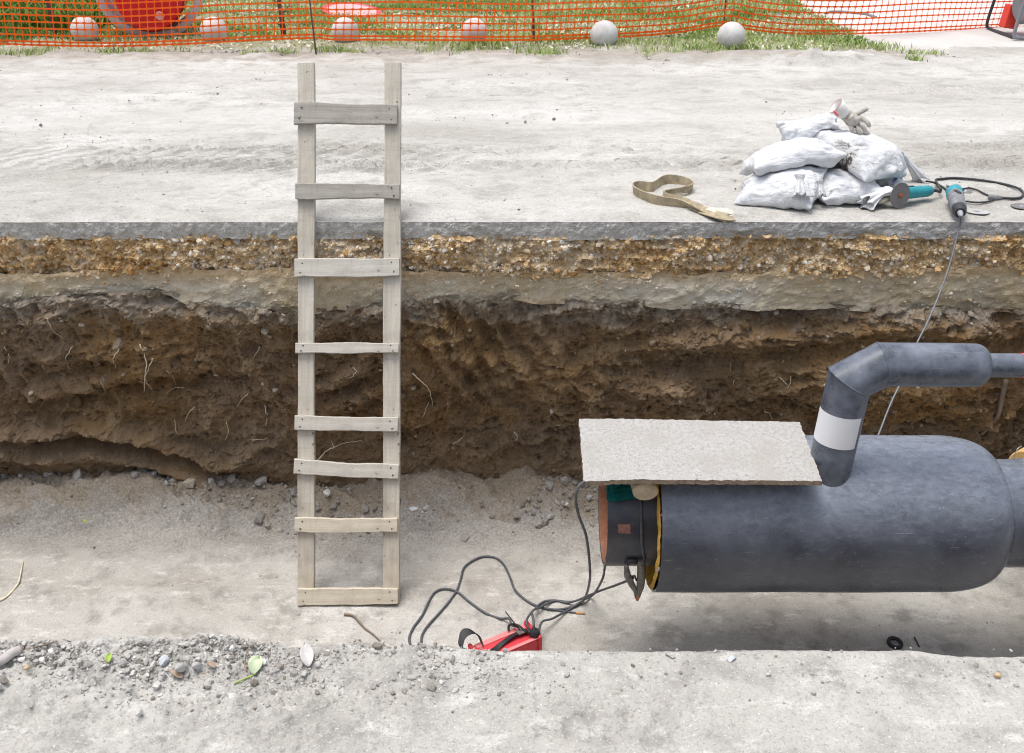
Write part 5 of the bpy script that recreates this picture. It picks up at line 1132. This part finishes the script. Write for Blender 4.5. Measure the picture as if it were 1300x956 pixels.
# dark hose curve on the pale path
hp = [atZ(1048, 17, .035), atZ(1055, 15, .035), atZ(1070, 15, .035), atZ(1085, 16.5, .035), atZ(1100, 18, .035), atZ(1112, 22, .035)]
tag(MB().tube(spline(hp, 8), .018, 8).build('hose', M_TOOLG, None, True, hp[2]), 'dark hose lying in a shallow curve on the pale path behind the net', 'hose')

# ------------------------------------------------------------------ portable machine at the right edge
g0 = np.array([5.74, 11.75, 0.022])
gm = thing('portable_generator', (6.0, 12.1, 0.0), 'portable engine machine in a black tube frame standing at the far right', 'generator')
fr_ = spline([g0 + np.array([.06, 0, .62]), g0 + np.array([.0, 0, .3]), g0 + np.array([-.02, 0, .06]), g0 + np.array([.03, -.01, .018]), g0 + np.array([.3, -.01, .018]), g0 + np.array([.72, -.01, .018]), g0 + np.array([.78, 0, .06]), g0 + np.array([.76, 0, .62])], 8)
b = MB(); b.tube(fr_, .020, 10); b.build('front_frame', M_ENG, gm)
bk = g0 + np.array([.02, .82, 0]); fr2 = spline([bk + np.array([.10, .05, .66]), bk + np.array([.05, .03, .35]), bk + np.array([.0, 0, .08]), bk + np.array([.02, -.05, .018]), bk + np.array([.0, -.4, .018]), bk + np.array([-.005, -.75, .018])], 8)
b = MB(); b.tube(fr2, .018, 10); b.build('side_frame', M_TUBE, gm)
fr3 = spline([bk + np.array([.10, .05, .66]), bk + np.array([.12, -.3, .68]), g0 + np.array([.08, .05, .66]), g0 + np.array([.06, 0, .62])], 6); b = MB(); b.tube(fr3, .018, 10); b.build('top_frame', M_TUBE, gm)
b = MB(); b.box(g0 + np.array([.14, .52, .19]), (.14, .16, .26), np.array([[1, 0, .12], [0, 1, 0], [-.12, 0, 1]])); bevel(b.build('red_cover', M_GENR, gm, False), .012, 3)
b = MB(); b.lathe([(-.16, .0001), (-.16, .13), (-.12, .17), (.1, .17), (.15, .14), (.16, .0001)], g0 + np.array([.26, .30, .28]), (1, .25, .1), 30); e_ = auto(b.build('engine_cover', M_ENG, gm), 40); e_.scale = (1, 1, 1.25)
b = MB(); b.box(g0 + np.array([.30, .22, .42]), (.06, .10, .26), np.array([[1, 0, .2], [0, 1, 0], [-.2, 0, 1]])); bevel(b.build('silver_guard', M_TANKW, gm, False), .012)
b = MB(); b.box(g0 + np.array([.50, .24, .27]), (.34, .42, .44)); bevel(b.build('alternator', M_ENG, gm, False), .05, 3)
b = MB(); b.box(g0 + np.array([.38, .4, .58]), (.62, .5, .18)); bevel(b.build('fuel_tank', M_GENR, gm, False), .05, 4)
b = MB(); b.lathe([(0, .035), (.03, .035), (.034, .0001)], g0 + np.array([.38, .4, .67]), (0, 0, 1), 18); auto(b.build('fuel_cap', M_TOOLD, gm))

# ------------------------------------------------------------------ small things lying about
def stone(px, py, r_, mat, label, where, sub=2, stretch=(1, 1, .7), rz=0., name='stone', cat='stone'):
    p = where(px, py); k = rng.integers(9); v = RS[2][0][k] * np.array(stretch) * r_; c, s1 = math.cos(rz), math.sin(rz); v = v @ np.array([[c, s1, 0], [-s1, c, 0], [0, 0, 1]])
    v[:, 2] -= v[:, 2].min() * .75; return tag(make_obj(name, v + p, RS[2][1], mat, None, False, p), label, cat)
stone(102 / 3.94 + 2, 640 + 790 / 3.94, .013, M_WSTONE, 'white angular stone beside the weathered branch on the near bank', bank_pt)
stone(34, 640 + 822 / 3.94, .0075, M_OSTONE, 'small yellowish stone below the white stone on near bank', bank_pt)
stone(108, 640 + 765 / 3.94, .011, M_GSTONE, 'rounded grey stone on the near bank left of the green leaf bud', bank_pt)
stone(210, 843, .014, M_BSTONE, 'bluish white stone left of the wood chips on the near bank', bank_pt, stretch=(1.3, .8, .7), rz=.5)
stone(229, 851, .015, M_GSTONE, 'tan grey stone touching the bluish stone on the near bank', bank_pt, stretch=(1.2, 1, .7))
stone(250, 848, .013, M_GSTONE, 'dark grey lump right of the tan stone on the near bank', bank_pt, stretch=(1.3, .9, .7))
stone(207, 858, .008, M_GSTONE, 'little round grey pebble below the bluish stone on near bank', bank_pt)
stone(258, 856, .006, M_OSTONE, 'small ochre stone near the wood chips on the near bank', bank_pt)
stone(295, 826, .010, M_WSTONE, 'white stone upright near the bank edge above the pale leaf', bank_pt, stretch=(.7, .8, 1.1))
stone(404, 846, .013, M_GSTONE, 'grey stone beside the grey dried leaf on the near bank', bank_pt)
stone(416, 829, .008, M_WSTONE, 'small white stone right of grey dried leaf at bank edge', bank_pt)
stone(720, 642, .018, M_WSTONE, 'white stone on the trench floor just left of the steel pipe end', floor_pt)
stone(541, 647, .026, M_GSTONE, 'large grey stone at the wall foot right of the ladder', floor_pt); stone(526, 647, .022, M_BSTONE, 'flat bluish stone at the wall foot right of the ladder', floor_pt, stretch=(1.4, .9, .5))
stone(1266, 860, .010, M_OSTONE, 'tan stone on the near bank at the right', bank_pt)
stone(851, 833, .010, M_GSTONE, 'thin grey shard on the near bank below the pipe', bank_pt, stretch=(1.7, .6, .5), rz=-.7)
stone(929, 838, .010, M_BSTONE, 'flat pale shard on the near bank below the pipe', bank_pt, stretch=(1.7, .7, .4), rz=.5)
# weathered cut branch
bp = [bank_pt(-8, 843, .014), bank_pt(4, 837, .014), bank_pt(15, 829, .014), bank_pt(25.5, 825, .014)]
br_ = thing('cut_branch', bank_pt(12, 833), 'weathered grey branch piece with cut end lying at the near bank left', 'branch')
MB().tube(spline(bp, 5), .0115, 10).build('bark', M_BONE, br_); a, c_ = bp[-1], unit(bp[-1] - bp[-2]); b = MB(); b.lathe([(0, .0117), (.0035, .0100), (.0035, .0001)], a, c_, 14); b.build('cut_end', M_CUT, br_)
def leaf(name, mat, tip, base_, wd, label, curl=.004, up=.012, cat='leaf'):
    t_, b_ = np.asarray(tip), np.asarray(base_); d = t_ - b_; s1 = unit(np.cross(d, [0, 0, 1.])); n = 12; V = []
    for i in range(n):
        t = i / (n - 1); hw = wd * math.sin(math.pi * (.06 + .94 * t) ** .8) + .0006; row = []
        for k in np.linspace(-1, 1, 7): row.append(b_ + d * t + s1 * hw * k + np.array([0, 0, up * math.sin(math.pi * t) * .6 + curl * k * k + .002]))
        V.append(row)
    o = grid_obj(name, np.array(V), mat, None, base=b_); md = o.modifiers.new('thick', 'SOLIDIFY'); md.thickness = .0012; return tag(o, label, cat)
pl = leaf('leaf', M_LEAF, bank_pt(330, 837, .012), bank_pt(322, 858, .004), .017, 'crumpled pale green leaf on the near bank edge left of centre', .010, .016)
MB().tube(spline([bank_pt(322, 857, .004), bank_pt(310, 862, .004), bank_pt(297, 868, .003)], 5), .0018, 6).build('leaf_stalk', M_LEAFG, pl)
leaf('leaf', M_LEAFG, bank_pt(139.5, 832, .012), bank_pt(138, 842, .004), .007, 'tiny bright green leaf bud on the near bank at left', .005, .008)
leaf('leaf', M_LEAFG, floor_pt(110, 661, .012), floor_pt(107, 664, .006), .014, 'tiny bright green leaf on the trench floor at left', .004, .01)
leaf('leaf', M_LEAFD, bank_pt(387, 818, .010), bank_pt(392, 847, .005), .015, 'grey pointed dried leaf on the near bank below the ladder', .006, .012)
leaf('wood_chip', M_CUT, bank_pt(215, 852, .006), bank_pt(232, 861, .004), .007, 'brown splintered wood chip below the bluish stone on near bank', .002, .004, 'wood chip')
leaf('wood_chip', M_CUT, bank_pt(263, 842, .006), bank_pt(274, 848, .004), .006, 'brown wood chip right of the dark grey lump on near bank', .002, .004, 'wood chip')
tag(MB().tube(spline([bank_pt(318, 819, .012), bank_pt(313, 829, .014), bank_pt(311, 843, .010), bank_pt(313, 852, .006)], 6), .0018, 6).build('bent_wire', M_TWIG, None, True, bank_pt(313, 840)), 'thin bent dark stem standing beside the pale green leaf', 'twig')
tag(MB().tube(spline([bank_pt(42, 822, .006), bank_pt(55, 819, .008), bank_pt(72, 814, .008)], 5), [.0022] * 11, 6).build('twig', M_TWIG, None, True, bank_pt(55, 819)), 'short dark twig lying on near bank above the cut branch', 'twig')
tag(MB().tube(spline([floor_pt(437, 780, .008), floor_pt(449, 782, .01), floor_pt(462, 796, .01), floor_pt(476, 807, .008), floor_pt(489, 821, .006)], 6), np.linspace(.007, .004, 25), 6).build('twig', M_TWIG, None, True, floor_pt(462, 796)), 'crooked dark twig lying on the trench floor below the ladder', 'twig')
tag(MB().tube(spline([floor_pt(29, 713, .006), floor_pt(26, 729, .008), floor_pt(22, 742, .008), floor_pt(10, 756, .006), floor_pt(-3, 764, .006)], 6), np.linspace(.004, .007, 25), 6).build('loose_root', M_ROOT, None, True, floor_pt(22, 742)), 'thin pale root lying on the trench floor at far left', 'root')
w0 = floor_pt(1136, 817, .006); wt = thing('rubber_ring', w0, 'black round rubber ring lying in the shade under the pipe', 'ring')
b = MB(); b.lathe([(-.006, .024), (.006, .024), (.008, .034), (.006, .040), (-.006, .040), (-.006, .024)], w0 + np.array([0, 0, .004]), (.05, -.12, 1), 32); auto(b.build('ring_body', M_BLACK, wt)); b = MB(); b.lathe([(0, .025), (.002, .0001)], w0, (.05, -.12, 1), 24); b.build('ring_centre', M_TOOLG, wt)
tag(MB().tube([floor_pt(1161, 809, .006), floor_pt(1167, 821, .006)], .004, 6).build('nail', M_NAIL, None, True, floor_pt(1164, 815)), 'short rusty nail lying beside the black rubber ring', 'nail')
